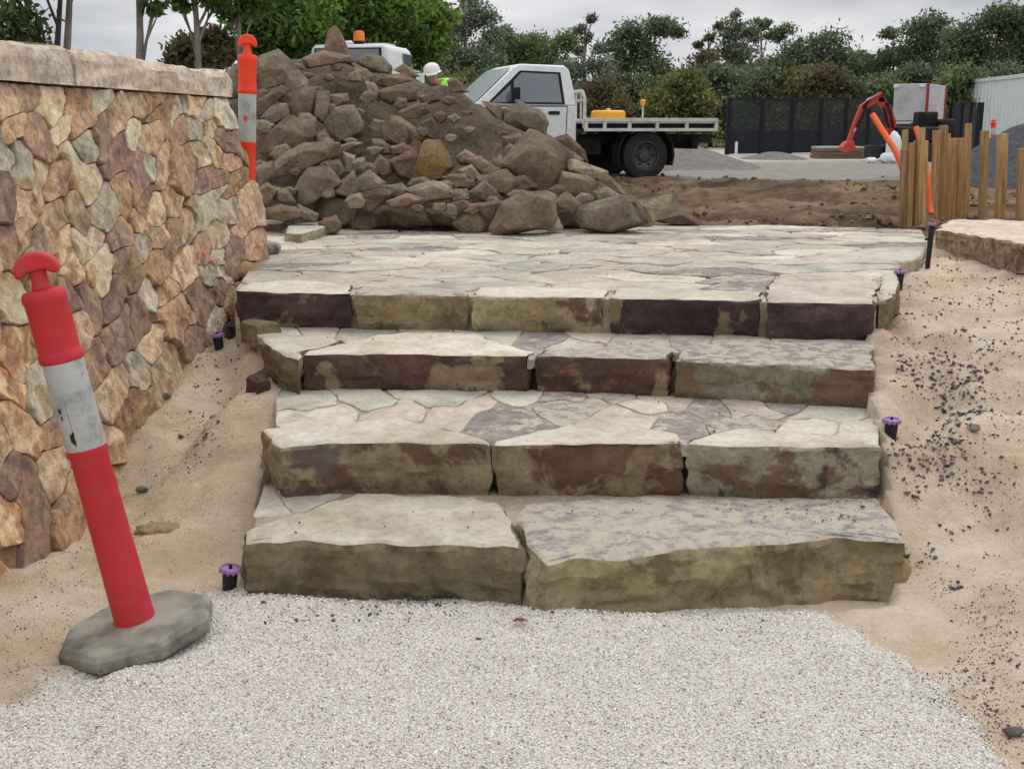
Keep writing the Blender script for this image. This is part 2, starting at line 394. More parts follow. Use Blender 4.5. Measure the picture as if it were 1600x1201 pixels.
sand = t.mix(.9, sand, t.ramp(t.noise(210, 3, .7), [(.28, (.62,) * 3), (.5, (.98,) * 3), (.8, (1.14,) * 3)]), 'MULTIPLY')
sand = t.mix(.8, sand, t.ramp(t.noise(11, 9, .7), [(.3, (.78, .76, .74)), (.5, (.98,) * 3), (.7, (1.06,) * 3)]), 'MULTIPLY')
spk = t.ramp(t.voro(150), [(.12, (1, 1, 1)), (.2, (0, 0, 0))]); spm = t.ramp(t.noise(5, 4), [(.5, (0, 0, 0)), (.62, (1, 1, 1))])
sand = t.mix(t.math('MULTIPLY', spk, spm), sand, rgb(92, 84, 80)); sand = t.mix(t.ramp(t.noise(60, 6, .75), [(.62, (0, 0, 0)), (.68, (.7,) * 3)]), sand, rgb(112, 100, 90))
dirt = t.ramp(t.noise(1.1, 12, .72), [(.36, rgb(66, 52, 40)), (.46, rgb(100, 80, 60)), (.55, rgb(126, 103, 78)), (.68, rgb(150, 130, 104))])
dirt = t.mix(1, dirt, t.ramp(t.noise(22, 6, .7), [(.3, (.7,) * 3), (.7, (1.16,) * 3)]), 'MULTIPLY')
grey = t.ramp(t.noise(3, 6, .7), [(.35, rgb(130, 124, 115)), (.65, rgb(156, 150, 142))])
pale = t.ramp(t.noise(.5, 6, .7), [(.35, rgb(166, 156, 142)), (.65, rgb(196, 188, 174))])
grass = t.ramp(t.noise(.3, 6, .7), [(.35, rgb(60, 66, 40)), (.65, rgb(92, 92, 60))])
def stepf(a, b):
    n = t.n('ShaderNodeMapRange', clamp=True); n.inputs['From Min'].default_value = a; n.inputs['From Max'].default_value = b; t.l(yy, n.inputs['Value']); return n.outputs[0]
c = t.mix(stepf(8.2, 8.9), sand, dirt); c = t.mix(stepf(17.5, 20), c, grey); c = t.mix(stepf(26, 29), c, pale); c = t.mix(stepf(44, 50), c, grass)
b1 = t.bump(t.noise(19, 9, .7), .8, .035); b2 = t.bump(t.noise(170, 4, .7), .6, .005, b1)
GM = t.fin(c, .96, b2, .15)
V = np.stack([XX.ravel(), YY.ravel(), ZZ.ravel()], -1)
ground = tag(big('ground', V, gridfaces(*XX.shape), GM, smooth=True), kind='structure')

# ---- white gravel path
PATH = xy([(300, 935), (370, 922), (500, 915), (820, 925), (1100, 945), (1210, 950), (1265, 962), (1310, 985), (1375, 1025), (1440, 1080), (1500, 1150), (1545, 1215), (1620, 1400), (1500, 1600), (100, 1600), (-250, 1330), (-130, 1210), (0, 1120), (110, 1065), (200, 1020), (270, 960)], 0)
PC = np.array(PATH)
def pathd(X, Y):                         # signed distance, positive inside
    d = np.full(X.shape, 9.0)
    for i in range(len(PATH)): d = np.minimum(d, segd(X, Y, PATH[i], PATH[(i + 1) % len(PATH)]))
    ins = inpoly(np.stack([X.ravel(), Y.ravel()], -1), PATH).reshape(X.shape); return np.where(ins, d, -d)
gy, gx = np.meshgrid(np.arange(1.2, 3.55, .025), np.arange(-2.0, 1.75, .025), indexing='ij')
pd = pathd(gx, gy) + .07 * vnoise(gx, gy, 6, 11) + .04 * vnoise(gx, gy, 17, 12)
gz = height(gx, gy) + .012 * np.clip(pd / .12, -2.5, 1) + .004
m = pd > -.16; ff = gridfaces(*gx.shape); ok = m.ravel()[ff].all(1)
t = NT('white_gravel_bed')
c = t.mix(1, t.ramp(t.voro(230, None, 'F1', 'Color'), [(.15, rgb(176, 166, 152)), (.5, rgb(214, 206, 195)), (.85, rgb(232, 228, 220))]), t.ramp(t.noise(6, 4), [(.3, (.9,) * 3), (.7, (1.05,) * 3)]), 'MULTIPLY')
GB = t.fin(c, .9, t.bump(t.voro(230), .8, .006))
gp = tag(big('gravel_path', np.stack([gx.ravel(), gy.ravel(), gz.ravel()], -1), ff[ok], GB, smooth=True), kind='structure')
def pebbles(name, X, Y, size, m, parent=None, lift=.2, seed=0, flat=.65, z=None):
    rs = np.random.RandomState(seed); n = len(X); base = np.array([(1, 0, 0), (-1, 0, 0), (0, 1, 0), (0, -1, 0), (0, 0, 1), (0, 0, -1)], float)
    tri = np.array([(0, 2, 4), (2, 1, 4), (1, 3, 4), (3, 0, 4), (2, 0, 5), (1, 2, 5), (3, 1, 5), (0, 3, 5)])
    q = rs.randn(n, 4); q /= np.linalg.norm(q, axis=1)[:, None]; w, x, y, zc = q.T
    R = np.stack([np.stack([1 - 2 * (y * y + zc * zc), 2 * (x * y - w * zc), 2 * (x * zc + w * y)], -1), np.stack([2 * (x * y + w * zc), 1 - 2 * (x * x + zc * zc), 2 * (y * zc - w * x)], -1),
                  np.stack([2 * (x * zc - w * y), 2 * (y * zc + w * x), 1 - 2 * (x * x + y * y)], -1)], 1)
    v = base[None] * (.55 + .6 * rs.rand(n, 6, 1)) * np.stack([np.ones(n), .5 + .5 * rs.rand(n), .4 + .5 * rs.rand(n)], -1)[:, None]
    v = np.einsum('nij,nkj->nki', R, v); v[:, :, 2] *= flat; v *= (size / 2)[:, None, None]
    if z is None: z = height(X[None], Y[None])[0]
    v += np.stack([X, Y, z + size * lift], -1)[:, None]
    f = (tri[None] + (np.arange(n) * 6)[:, None, None]).reshape(-1, 3)
    return big(name, v.reshape(-1, 3), f, m, parent)
def island_mat(name, stops, rough=.85):
    t = NT(name); r = t.n('ShaderNodeNewGeometry').outputs['Random Per Island']; c = t.ramp(r, stops)
    c = t.mix(1, c, t.ramp(t.noise(120, 3), [(.3, (.85,) * 3), (.7, (1.08,) * 3)]), 'MULTIPLY'); return t.fin(c, rough, None, .25)
GS = island_mat('white_gravel_chips', [(0, rgb(120, 108, 98)), (.05, rgb(172, 154, 136)), (.18, rgb(210, 200, 186)), (.45, rgb(224, 218, 209)), (.7, rgb(232, 228, 221)), (.94, rgb(240, 238, 233)), (.97, rgb(160, 154, 150)), (1, rgb(136, 130, 126))])
rs = np.random.RandomState(3); n = 150000
X = rs.uniform(-1.75, 1.6, n); Y = 1.75 + rs.rand(n) ** .9 * 1.75
d = pathd(X[None], Y[None])[0] + .07 * vnoise(X, Y, 6, 11) + .04 * vnoise(X, Y, 17, 12)
keep = rs.rand(n) < ss(-.38, .10, d) ** 2.2; X, Y, d = X[keep], Y[keep], d[keep]
zz = height(X[None], Y[None])[0] + .012 * np.clip(d / .12, -1, 1) + .004
tag(pebbles('gravel_chips', X, Y, rs.uniform(.005, .0112, len(X)), GS, gp, .12, 1, .7, zz), kind='stuff')
# ---- dark crushed stone scattered over sand and treads: too many to count
DM = island_mat('blue_metal', [(0, rgb(52, 54, 60)), (.35, rgb(78, 80, 86)), (.6, rgb(100, 92, 86)), (.8, rgb(64, 60, 62)), (1, rgb(122, 118, 110))])
def scatter_px(poly, n, z0, dens=None, seed=0):
    rs = np.random.RandomState(seed); A = np.array(poly); q = rs.uniform(A.min(0), A.max(0), (n * 4, 2)); q = q[inpoly(q, poly)][:n]
    out = np.array([tuple(P(a, b, z0(a, b) if callable(z0) else z0))[:2] for a, b in q]); return out
allX = []; allS = []
for poly, n, z0 in (([(1390, 430), (1600, 420), (1600, 960), (1440, 900), (1395, 700)], 5200, .35), ([(0, 860), (330, 540), (420, 600), (380, 860), (120, 1020), (0, 1060)], 2600, .12), ([(1300, 960), (1600, 900), (1600, 1200), (1540, 1180)], 900, 0)):
    w = scatter_px(poly, n, z0, seed=n + 1); allX.append(w); allS.append(.003 + .006 * np.random.RandomState(n).rand(len(w)) ** 2)
rs = np.random.RandomState(21)
for poly, n, z0, smin, smax in [
        ([(1390, 460), (1600, 420), (1600, 700), (1390, 690)], 1900, .45, .006, .028), ([(1380, 500), (1480, 560), (1560, 600), (1560, 650), (1420, 600), (1375, 540)], 420, .44, .008, .034), ([(1395, 640), (1530, 620), (1540, 760), (1400, 790)], 420, .28, .007, .036), ([(1390, 600), (1560, 600), (1530, 820), (1395, 780)], 420, .28, .010, .034),
        ([(1420, 760), (1600, 700), (1600, 1000), (1450, 930)], 420, .1, .005, .014), ([(1480, 1020), (1600, 1060), (1600, 1200), (1560, 1180)], 70, 0, .006, .02),
        ([(160, 640), (330, 560), (400, 620), (330, 700), (200, 760)], 330, .23, .005, .014), ([(300, 600), (370, 540), (385, 570), (340, 680), (280, 690)], 220, .27, .008, .026),
        ([(0, 850), (110, 760), (370, 740), (370, 850), (200, 930), (0, 1010)], 420, .04, .004, .011), ([(330, 620), (425, 600), (410, 740), (320, 740)], 120, .22, .004, .01),
        ([(390, 930), (720, 920), (720, 975), (390, 1005)], 80, 0, .011, .026), ([(620, 925), (715, 928), (710, 975), (640, 975)], 36, 0, .014, .03), ([(720, 930), (1250, 955), (1200, 1010), (740, 1010)], 26, 0, .01, .022),
        ([(100, 1050), (1500, 1020), (1560, 1190), (40, 1190)], 80, 0, .004, .011)]:
    w = scatter_px(poly, n, z0, seed=n); allX.append(w); allS.append(smin + (smax - smin) * rs.rand(len(w)) ** 2.6)
W2 = np.concatenate(allX); S2 = np.concatenate(allS)
cl = vnoise(W2[:, 0], W2[:, 1], 5, 30) + .6 * vnoise(W2[:, 0], W2[:, 1], 13, 31); k = cl > -.22 + .4 * rs.rand(len(cl)) - .15
onp = pathd(W2[:, 0][None], W2[:, 1][None])[0] > 0; k = k | onp; W2, S2 = W2[k], S2[k]
zz = height(W2[:, 0][None], W2[:, 1][None])[0] + .028 * (pathd(W2[:, 0][None], W2[:, 1][None])[0] > -.03)
tag(pebbles('crushed_stone_scatter', W2[:, 0], W2[:, 1], S2, DM, None, .18, 5, .7, zz), 'dark crushed stone and grit scattered over the sand and gravel', 'grit', kind='stuff')

# ================================================================== STONE MATERIALS
dustc = rgb(194, 182, 161)
TOPS = {
 'cream': stone('cream_sandstone_top', [rgb(178, 166, 144), rgb(198, 187, 166), rgb(210, 201, 184)], 3, 40, st=.35, contrast=.16, vary=.12),
 'green': stone('grey_green_top', [rgb(158, 153, 138), rgb(180, 174, 158), rgb(198, 190, 173)], 3, 45, st=.35, contrast=.17, vary=.15, dust=dustc, dustlo=.6),
 'pink': stone('pink_sandstone_top', [rgb(168, 152, 138), rgb(186, 171, 155), rgb(200, 187, 169)], 4, 45, st=.35, contrast=.17, vary=.15, dust=dustc, dustlo=.58),
 'purple': stone('purple_grey_top', [rgb(132, 123, 118), rgb(152, 142, 135), rgb(176, 164, 151)], 9, 60, st=.45, contrast=.2, dust=dustc, dustlo=.52),
 'slate': stone('blue_grey_top', [rgb(132, 127, 122), rgb(158, 150, 142), rgb(182, 172, 158)], 13, 80, st=.6, contrast=.26, dust=dustc, dustlo=.455, streak=(.8, 1.6, 1)),
}
mortar = stone('sandy_mortar', [rgb(168, 152, 128), rgb(190, 174, 150)], 6, 90, st=.6)
darkmortar = stone('wall_mortar', [rgb(126, 106, 86), rgb(158, 136, 112)], 9, 90, st=.7)
FACE = {
 'olive': stone('olive_tan_face', [rgb(124, 108, 80), rgb(148, 132, 100), rgb(160, 146, 114)], 5, 40, st=.8, dist=.02, stains=((rgb(112, 96, 70), 4, .56), (rgb(90, 68, 58), 2.6, .62))),
 'olive2': stone('olive_brown_face', [rgb(122, 106, 78), rgb(146, 130, 98), rgb(158, 144, 112)], 4.2, 45, st=.8, dist=.02, stains=((rgb(110, 94, 68), 5, .55), (rgb(104, 74, 56), 2.4, .64))),
 'plum': stone('dark_plum_face', [rgb(62, 48, 50), rgb(78, 62, 62), rgb(90, 74, 68)], 3.4, 50, st=.7, dist=.02, stains=((rgb(58, 46, 50), 4, .54), (rgb(132, 114, 86), 4.5, .54))),
 'rust': stone('dark_rust_face', [rgb(100, 72, 58), rgb(82, 62, 56), rgb(94, 74, 64)], 4.0, 50, st=.7, dist=.02, stains=((rgb(132, 96, 68), 3.5, .57), (rgb(146, 128, 98), 3.8, .56)), dust=rgb(176, 158, 130), dustlo=.68),
 'mixed': stone('banded_brown_face', [rgb(132, 114, 84), rgb(150, 134, 102), rgb(160, 148, 116)], 3.4, 50, st=.8, dist=.02, stains=((rgb(100, 74, 60), 2.8, .50), (rgb(108, 94, 90), 3.0, .58))),
 'green': stone('green_grey_stained_face', [rgb(136, 128, 102), rgb(154, 148, 124), rgb(164, 158, 136)], 4.4, 50, st=.8, dist=.02, stains=((rgb(118, 92, 68), 4.2, .52), (rgb(82, 60, 56), 2.8, .57)), dust=rgb(188, 180, 156), dustlo=.66),
 'brown': stone('patchy_brown_face', [rgb(134, 112, 80), rgb(148, 130, 98), rgb(158, 142, 110)], 5, 50, st=.8, dist=.02, stains=((rgb(164, 160, 138), 3.4, .56), (rgb(104, 74, 56), 3.6, .55)), dust=rgb(188, 174, 146), dustlo=.66),
}

# ================================================================== STEPS
SB = P(900, 930, 0)
steps = empty('stone_steps', SB, 'four wide steps of rough sandstone blocks climbing to the paved terrace', 'steps')
STEP_FRONT = {
 1: (Z1, -.05, [([(380, 828), (384, 846), (470, 844), (600, 848), (710, 850), (785, 851), (812, 854), (820, 843), (799, 812), (780, 782), (742, 772), (555, 768), (472, 798), (430, 806)], 'olive', 'cream', 'large tan left block of the lowest step'),
                ([(801, 797), (832, 783), (1000, 775), (1200, 776), (1375, 774), (1395, 800), (1414, 842), (1300, 838), (1200, 848), (1130, 851), (1000, 861), (900, 866), (855, 872), (836, 862), (820, 832), (803, 808)], 'olive2', 'slate', 'large right block of the lowest step with a cracked end')]),
 2: (Z2, Z1 - .03, [([(413, 670), (420, 688), (440, 697), (503, 692), (640, 691), (766, 693), (762, 686), (700, 669), (627, 652), (588, 654), (487, 662)], 'mixed', 'cream', None),
                ([(773, 693), (918, 693), (1064, 692), (1055, 677), (945, 657), (926, 652), (890, 660), (840, 673), (775, 688)], 'brown', 'cream', None),
                ([(1075, 692), (1200, 698), (1378, 697), (1372, 688), (1330, 680), (1240, 672), (1160, 668), (1112, 676), (1078, 684)], 'green', 'cream', None)]),
 3: (Z3, Z2 - .03, [([(408, 527), (433, 551), (466, 560), (472, 548), (540, 531), (470, 524)], 'olive', 'cream', None),
                ([(475, 553), (600, 552), (822, 555), (831, 549), (806, 543), (745, 521), (640, 518), (590, 523), (480, 547)], 'rust', 'cream', None),
                ([(837, 555), (950, 558), (1045, 561), (1050, 546), (940, 541), (850, 546)], 'rust', 'slate', None),
                ([(1056, 562), (1200, 569), (1290, 574), (1366, 577), (1363, 545), (1300, 530), (1120, 532), (1062, 546)], 'green', 'slate', None)]),
 4: (Z4, Z3 - .03, [([(365, 453), (450, 457), (548, 458), (550, 444), (470, 437), (385, 440)], 'plum', 'cream', None),
                ([(555, 459), (640, 460), (731, 461), (728, 451), (640, 448), (560, 447)], 'olive', 'slate', None),
                ([(737, 462), (840, 463), (943, 464), (950, 452), (850, 447), (745, 448)], 'mixed', 'cream', None),
                ([(950, 465), (1060, 467), (1186, 469), (1190, 455), (1080, 451), (965, 450)], 'plum', 'cream', None),
                ([(1198, 471), (1290, 473), (1366, 474), (1372, 440), (1340, 426), (1215, 428), (1196, 452)], 'plum', 'pink', None),
                ([(1374, 470), (1386, 466), (1408, 446), (1400, 429), (1378, 428)], 'olive', 'cream', None)]),
}
CORE = {1: [(396, 815), (410, 752), (1382, 752), (1388, 810)], 2: [(431, 668), (428, 600), (1368, 612), (1366, 676), (700, 676)], 3: [(470, 538), (412, 523), (382, 506), (1364, 512), (1358, 548), (900, 543)], }
RISE0 = {1: -.05, 2: Z1 - .05, 3: Z2 - .05}
core_o = {}
for k in (1, 2, 3):
    z = STEP_FRONT[k][0] - .014; poly = xy(CORE[k], STEP_FRONT[k][0])
    core_o[k] = block('mortar_bed', poly, z, RISE0[k], [mortar, mortar], steps, .05, .01, .006, 0, k, .004)
edge_polys = {}
sd_ = 0
for k in (1, 2, 3, 4):
    zt, zb, L = STEP_FRONT[k]
    par = core_o.get(k, steps)
    edge_polys[k] = [a[0] for a in L]
    for poly, fm, tm, lab in L:
        sd_ += 1
        tf = None
        if k == 1 and tm == 'slate': tf = lambda x, y: -.035 * max(0, (3.75 - y)) * (1 if x < .5 else .3)
        o = block('step_stone', xy(poly, zt), zt, zb, [FACE[fm], TOPS[tm]], par, .024, .016 if k > 1 else .026, .021 if k > 1 else .026, .006, sd_, .005, topfn=tf, under=(-.04 if k == 1 and tm == 'slate' else .012 if k < 4 else .03))
        if lab: o['label'] = lab
def pave(name, seeds, tops, k, region, parent, z, gap=1.0, wa=3, wf=.05, sy=2.0):
    obs = edge_polys[k]
    def ins(p):
        r = inpoly(p, region)
        for q in obs: r &= ~inpoly(p, q)
        return r
    for i, c in enumerate(cells(seeds, ins, 1.0, 190, 44, wa, wf, 1, sy, gap, 0, aniso_mats(len(seeds), 3 + k, -30, 30, 1, 2.2))):
        if c is None: continue
        zt = z - .007 + .002 * math.sin(i * 2.3)
        block(name, xy([tuple(q) for q in c], z), zt, z - .05, [TOPS[tops[i % len(tops)]]] * 2, parent, .03, .004, .003, 0, 40 + i + 10 * k, .0035)
pave('paving_stone', [(415, 785), (470, 780)], ['green', 'green'], 1, [(393, 806), (411, 758), (560, 758), (472, 800)], core_o[1], Z1 - .004)
pave('paving_stone', [(470, 620), (570, 622), (500, 650), (690, 618), (620, 645), (790, 652), (820, 614), (900, 632), (980, 648), (1060, 662), (1050, 622), (950, 612), (1010, 634), (1110, 640), (1165, 636), (1230, 622), (1300, 640), (1150, 658), (1270, 662), (720, 640), (880, 612), (1340, 672)],
     ['green', 'green', 'cream', 'green', 'pink', 'purple', 'green', 'slate', 'pink', 'purple', 'pink', 'slate', 'cream', 'purple', 'pink', 'purple', 'green', 'slate', 'cream', 'pink', 'purple', 'cream'], 2,
     [(430, 604), (430, 669), (490, 662), (770, 694), (1375, 692), (1371, 628), (900, 608)], core_o[2], Z2)
pave('paving_stone', [(430, 516), (500, 515), (570, 520), (660, 511), (760, 516), (850, 528), (930, 518), (1000, 530), (1080, 522), (1150, 522), (1250, 521), (1330, 526), (890, 538), (470, 532)],
     ['green', 'pink', 'green', 'slate', 'green', 'purple', 'pink', 'slate', 'purple', 'green', 'pink', 'slate'], 3,
     [(385, 508), (408, 527), (470, 552), (1366, 570), (1367, 516), (900, 506)], core_o[3], Z3, wa=2)
# left return stones below the top step, dark corner
for i, (poly, zt, zb, fm) in enumerate([([(375, 522), (405, 538), (425, 534), (395, 514)], .44, .28, 'rust'), ([(385, 585), (400, 598), (424, 592), (412, 574)], .40, .24, 'rust'),
                                        ([(345, 506), (356, 513), (376, 507), (368, 494)], .47, .36, 'plum'), ([(374, 500), (400, 508), (440, 504), (400, 494)], .545, .44, 'olive2')]):
    block('footing_stone', xy(poly, zt), zt, zb, [FACE[fm], FACE[fm]], steps, .03, .02, .02, 0, 70 + i)

# ================================================================== PAVED TERRACE
tmo = stone('terrace_mortar', [rgb(160, 146, 122), rgb(186, 172, 148)], 6, 90, st=.6)
tb = wobj('paved_terrace', [(x, y, Z4 - .016) for x, y in TERR] + [(x, y, Z4 - .3) for x, y in TERR], [tuple(range(len(TERR)))] + [tuple(range(len(TERR), 2 * len(TERR)))[::-1]] + [(i, (i + 1) % len(TERR), (i + 1) % len(TERR) + len(TERR), i + len(TERR)) for i in range(len(TERR))], tmo)
tag(tb, kind='structure')
rng = random.Random(5)
SEED = []
xmin, xmax = min(p[0] for p in TERR), max(p[0] for p in TERR); ymin, ymax = min(p[1] for p in TERR), max(p[1] for p in TERR)
for _ in range(6000):
    p = (rng.uniform(xmin, xmax), rng.uniform(ymin, ymax))
    if all(((p[0] - q[0]) * .72) ** 2 + (p[1] - q[1]) ** 2 > .25 ** 2 for q in SEED): SEED.append(p)
EP4 = [xy(q, Z4) for q in edge_polys[4]]
def ins4(p):
    r = inpoly(p, TERR)
    for q in EP4: r &= ~inpoly(p, q)
    return r
SEED = [s for s, k in zip(SEED, ins4(np.array(SEED))) if k]
TK = ['cream', 'green', 'pink', 'green', 'cream', 'slate', 'cream', 'purple', 'green', 'pink']
for i, c in enumerate(cells(SEED, ins4, .012, .85, 32, .04, 7, .72, 1, .007, 0, aniso_mats(len(SEED), 9, -35, 35, 1, 2.4))):
    if c is None: continue
    zt = Z4 - .006 + rng.uniform(-.003, .006)
    block('paving_stone', [tuple(q) for q in c], zt, Z4 - .06, [TOPS[rng.choice(TK)]] * 2, tb, .06, .006, .004, 0, 100 + i, .004)
print('terrace stones', len(SEED))

# ================================================================== RETAINING WALL
U = Vector((WB_.x - WA.x, WB_.y - WA.y, 0)).normalized(); Vv = WNOR.cross(U).normalized()
if Vv.z < 0: Vv = -Vv
wroot_p = Vector((wallx(5.0, 0), 5.0, 0))
wall = empty('stone_retaining_wall', wroot_p, 'tall battered retaining wall of orange and purple fieldstone with thick coping', 'stone wall')
def wpt(Y, z, out=0): return Vector((wallx(Y, z), Y, z)) + WNOR * out
YN, YF = 2.4, 6.98
ZT = WA.z
vs = []
for (Y, z) in ((YN, -.2), (YF - .0, -.2), (YF, ZT), (YN, ZT)): vs.append(wpt(Y, z, -.004))
vs += [Vector((v.x - .5 if v.z < 1 else v.x - .42, v.y, v.z)) for v in vs]
wobj('mortar_core', vs, [(0, 1, 2, 3), (7, 6, 5, 4), (0, 4, 5, 1), (1, 5, 6, 2), (2, 6, 7, 3), (3, 7, 4, 0)], darkmortar, wall)
WM = {
 'o': stone('orange_fieldstone', [rgb(178, 132, 93), rgb(220, 178, 134), rgb(235, 208, 170), rgb(198, 145, 101), rgb(172, 142, 121)], 6, 45, st=.9, dist=.02, streak=(1, 1, .7)),
 't': stone('tan_fieldstone', [rgb(158, 128, 101), rgb(204, 172, 135), rgb(226, 200, 166), rgb(178, 142, 117), rgb(198, 187, 162)], 6, 50, st=.9, dist=.02, streak=(1, 1, .7)),
 'p': stone('purple_brown_fieldstone', [rgb(136, 111, 101), rgb(167, 137, 117), rgb(194, 160, 129), rgb(149, 120, 110), rgb(178, 155, 131)], 5, 50, st=.9, dist=.02, streak=(1, 1, .7)),
 'g': stone('grey_green_fieldstone', [rgb(158, 148, 127), rgb(198, 191, 166), rgb(220, 208, 182), rgb(192, 162, 125), rgb(178, 172, 152)], 6, 50, st=.9, dist=.02, streak=(1, 1, .7)),
 'c': stone('cream_fieldstone', [rgb(194, 150, 101), rgb(222, 202, 162), rgb(233, 221, 189), rgb(213, 176, 125)], 5, 50, st=.9, dist=.02, streak=(1, 1, .7)),
 'b': stone('brown_fieldstone', [rgb(147, 113, 91), rgb(183, 142, 112), rgb(201, 168, 131), rgb(158, 122, 101), rgb(180, 162, 139)], 6, 50, st=.9, dist=.02, streak=(1, 1, .7)),
}
WS = [(15, 150, 't'), (39, 152, 't'), (13, 205, 'o'), (55, 210, 'p'), (76, 165, 'c'), (94, 195, 'c'), (118, 168, 'b'), (153, 210, 'p'), (156, 150, 'g'), (187, 174, 't'), (216, 165, 't'), (232, 212, 't'), (130, 237, 'g'), (198, 222, 'g'), (186, 240, 'p'),
      (30, 273, 'g'), (4, 246, 'g'), (57, 296, 't'), (76, 290, 'p'), (129, 282, 'c'), (190, 300, 'b'), (209, 276, 'p'), (228, 261, 'g'), (5, 300, 'p'), (33, 318, 't'), (33, 360, 'o'), (69, 363, 't'), (96, 390, 'o'), (123, 348, 't'), (159, 336, 'g'), (180, 372, 'p'),
      (132, 390, 'g'), (4, 384, 'p'), (237, 151, 'b'), (253, 172, 'b'), (276, 166, 'g'), (297, 169, 't'), (317, 174, 'g'), (338, 177, 'g'), (277, 198, 'p'), (298, 203, 'g'), (322, 206, 't'), (288, 255, 'b'), (308, 236, 'g'), (328, 238, 'c'), (352, 226, 'p'), (356, 250, 'p'),
      (252, 268, 't'), (330, 281, 'p'), (357, 290, 'b'), (264, 321, 't'), (221, 326, 'p'), (232, 342, 't'), (317, 326, 'g'), (290, 355, 't'), (354, 334, 'g'), (376, 340, 't'), (338, 372, 'g'), (262, 380, 'p'), (239, 368, 't'), (222, 384, 'g'), (386, 390, 'b'), (338, 404, 'g'),
      (314, 398, 'p'), (360, 404, 'p'), (17, 470, 'c'), (24, 556, 'o'), (56, 610, 'g'), (6, 600, 'o'), (30, 674, 'o'), (78, 735, 't'), (43, 782, 'p'), (14, 812, 'o'), (8, 748, 'p'), (87, 683, 'b'), (104, 462, 'p'), (138, 466, 'p'), (147, 570, 'p'), (116, 518, 't'), (180, 530, 'p'),
      (108, 416, 't'), (147, 425, 'c'), (186, 412, 'b'), (178, 462, 'p'), (214, 495, 'p'), (234, 535, 't'), (208, 583, 'g'), (169, 609, 't'), (229, 470, 'g'), (277, 497, 'b'), (258, 452, 't'), (247, 412, 'b'), (284, 425, 't'), (320, 430, 'g'), (312, 466, 'p'), (346, 428, 'g'),
      (342, 456, 'b'), (381, 428, 'b'), (329, 497, 'g'), (365, 460, 'b'), (60, 440, 'b'), (62, 520, 't'), (130, 640, 'p'), (110, 690, 't'), (60, 415, 't'), (200, 640, 'b'), (150, 700, 't'), (300, 530, 'b'), (255, 580, 't'), (120, 760, 'b')]
rng = random.Random(8)
for _ in range(900):                                    # goes on to the left of the frame
    a, b = rng.uniform(-800, -8), rng.uniform(110, 1700)
    if all((a - q[0]) ** 2 + (b - q[1]) ** 2 > (46 + .06 * abs(a)) ** 2 for q in WS): WS.append((a, b, rng.choice('otpgcb')))
wp_ = [tuple(wpt(Y, z)) for Y, z in ((YN, ZT), (YF, ZT), (YF, -.15), (YN, -.15))]
def inwall(p):
    r = np.zeros(len(p), bool)
    a = (p[:, 0] - 800) / F; b = -(p[:, 1] - 600.5) / F
    dx, dy, dz = a, CT + b * ST, -ST + b * CT
    den = dx * WNOR.x + dy * WNOR.y + dz * WNOR.z
    t_ = (Vector((WA.x, WA.y, WA.z - CH)).dot(WNOR)) / den
    Yw, Zw = dy * t_, CH + dz * t_
    return (t_ > 0) & (Yw > YN) & (Yw < YF) & (Zw < ZT - .004) & (Zw > -.15)
rng = random.Random(12)
for i, c in enumerate(cells([s[:2] for s in WS], inwall, .8, 130, 44, 3, .06, 1, .9, .35, 0, aniso_mats(len(WS), 4, 45, 130, 1.0, 2.8, .3))):
    if c is None: continue
    q3 = [onwall(*q) for q in c]; n = len(q3); cen = sum(q3, Vector()) / n
    rr = sum((q - cen).length for q in q3) / n; hgt = min(.026, .010 + rr * .09) * rng.uniform(.75, 1.3); off = Vector((i * 2.1, i, 0))
    tilt = Vector((rng.uniform(-.15, .15), rng.uniform(-.15, .15), rng.uniform(-.12, .12)))
    vs = []; fs = []
    prof = [(1.0, -.03), (1.0, .0), (.985, hgt * .72), (.955, hgt * .95), (.8, hgt), (.6, hgt), (.4, hgt), (.2, hgt)]
    for s_, h_ in prof:
        for q in q3:
            p = cen + (q - cen) * s_; dn = h_ + (0 if h_ <= 0 else (tilt.dot(p - cen)) * .55 + .014 * noise.noise(p * 9 + off) + .011 * noise.noise(p * 22 + off) + .005 * noise.noise(p * 50 + off)); vs.append(p + WNOR * dn)
    for k in range(len(prof) - 1):
        for j in range(n): fs.append((k * n + j, k * n + (j + 1) % n, (k + 1) * n + (j + 1) % n, (k + 1) * n + j))
    vs.append(cen + WNOR * (hgt * 1.03)); 
    for j in range(n): fs.append(((len(prof) - 1) * n + j, (len(prof) - 1) * n + (j + 1) % n, len(vs) - 1))
    o = wobj('wall_stone', vs, fs, WM[WS[i][2]], wall, None, 38)
    if WS[i] == (129, 282, 'c'): o['label'] = 'large cream and ochre heart-shaped stone in the wall'
cop = stone('coping_stone_mat', [rgb(196, 166, 140), rgb(222, 202, 178), rgb(234, 220, 200), rgb(208, 184, 160)], 6, 45, st=.8, dist=.02, dust=rgb(228, 218, 202), dustlo=.58)
ce = Q(105, 100, 4.98).y
for i, (a, b) in enumerate(((YN, 3.3), (3.31, 5.0), (5.012, 6.99))):
    poly = []
    for Y, side in ((a, 1), (b, 1), (b, 0), (a, 0)):
        x = wallx(Y, ZT) + (.05 if side else -.48); poly.append((x, Y))
    if i == 2: poly[1] = (poly[1][0] - .015, b - .03)
    block('coping_stone', poly, ZT + .152, ZT + .004, [cop, cop], wall, .045, .045, .02, .0, 300 + i, .014, topfn=lambda x, y: .02 * noise.noise(Vector((x * 3, y * 3, 2))))
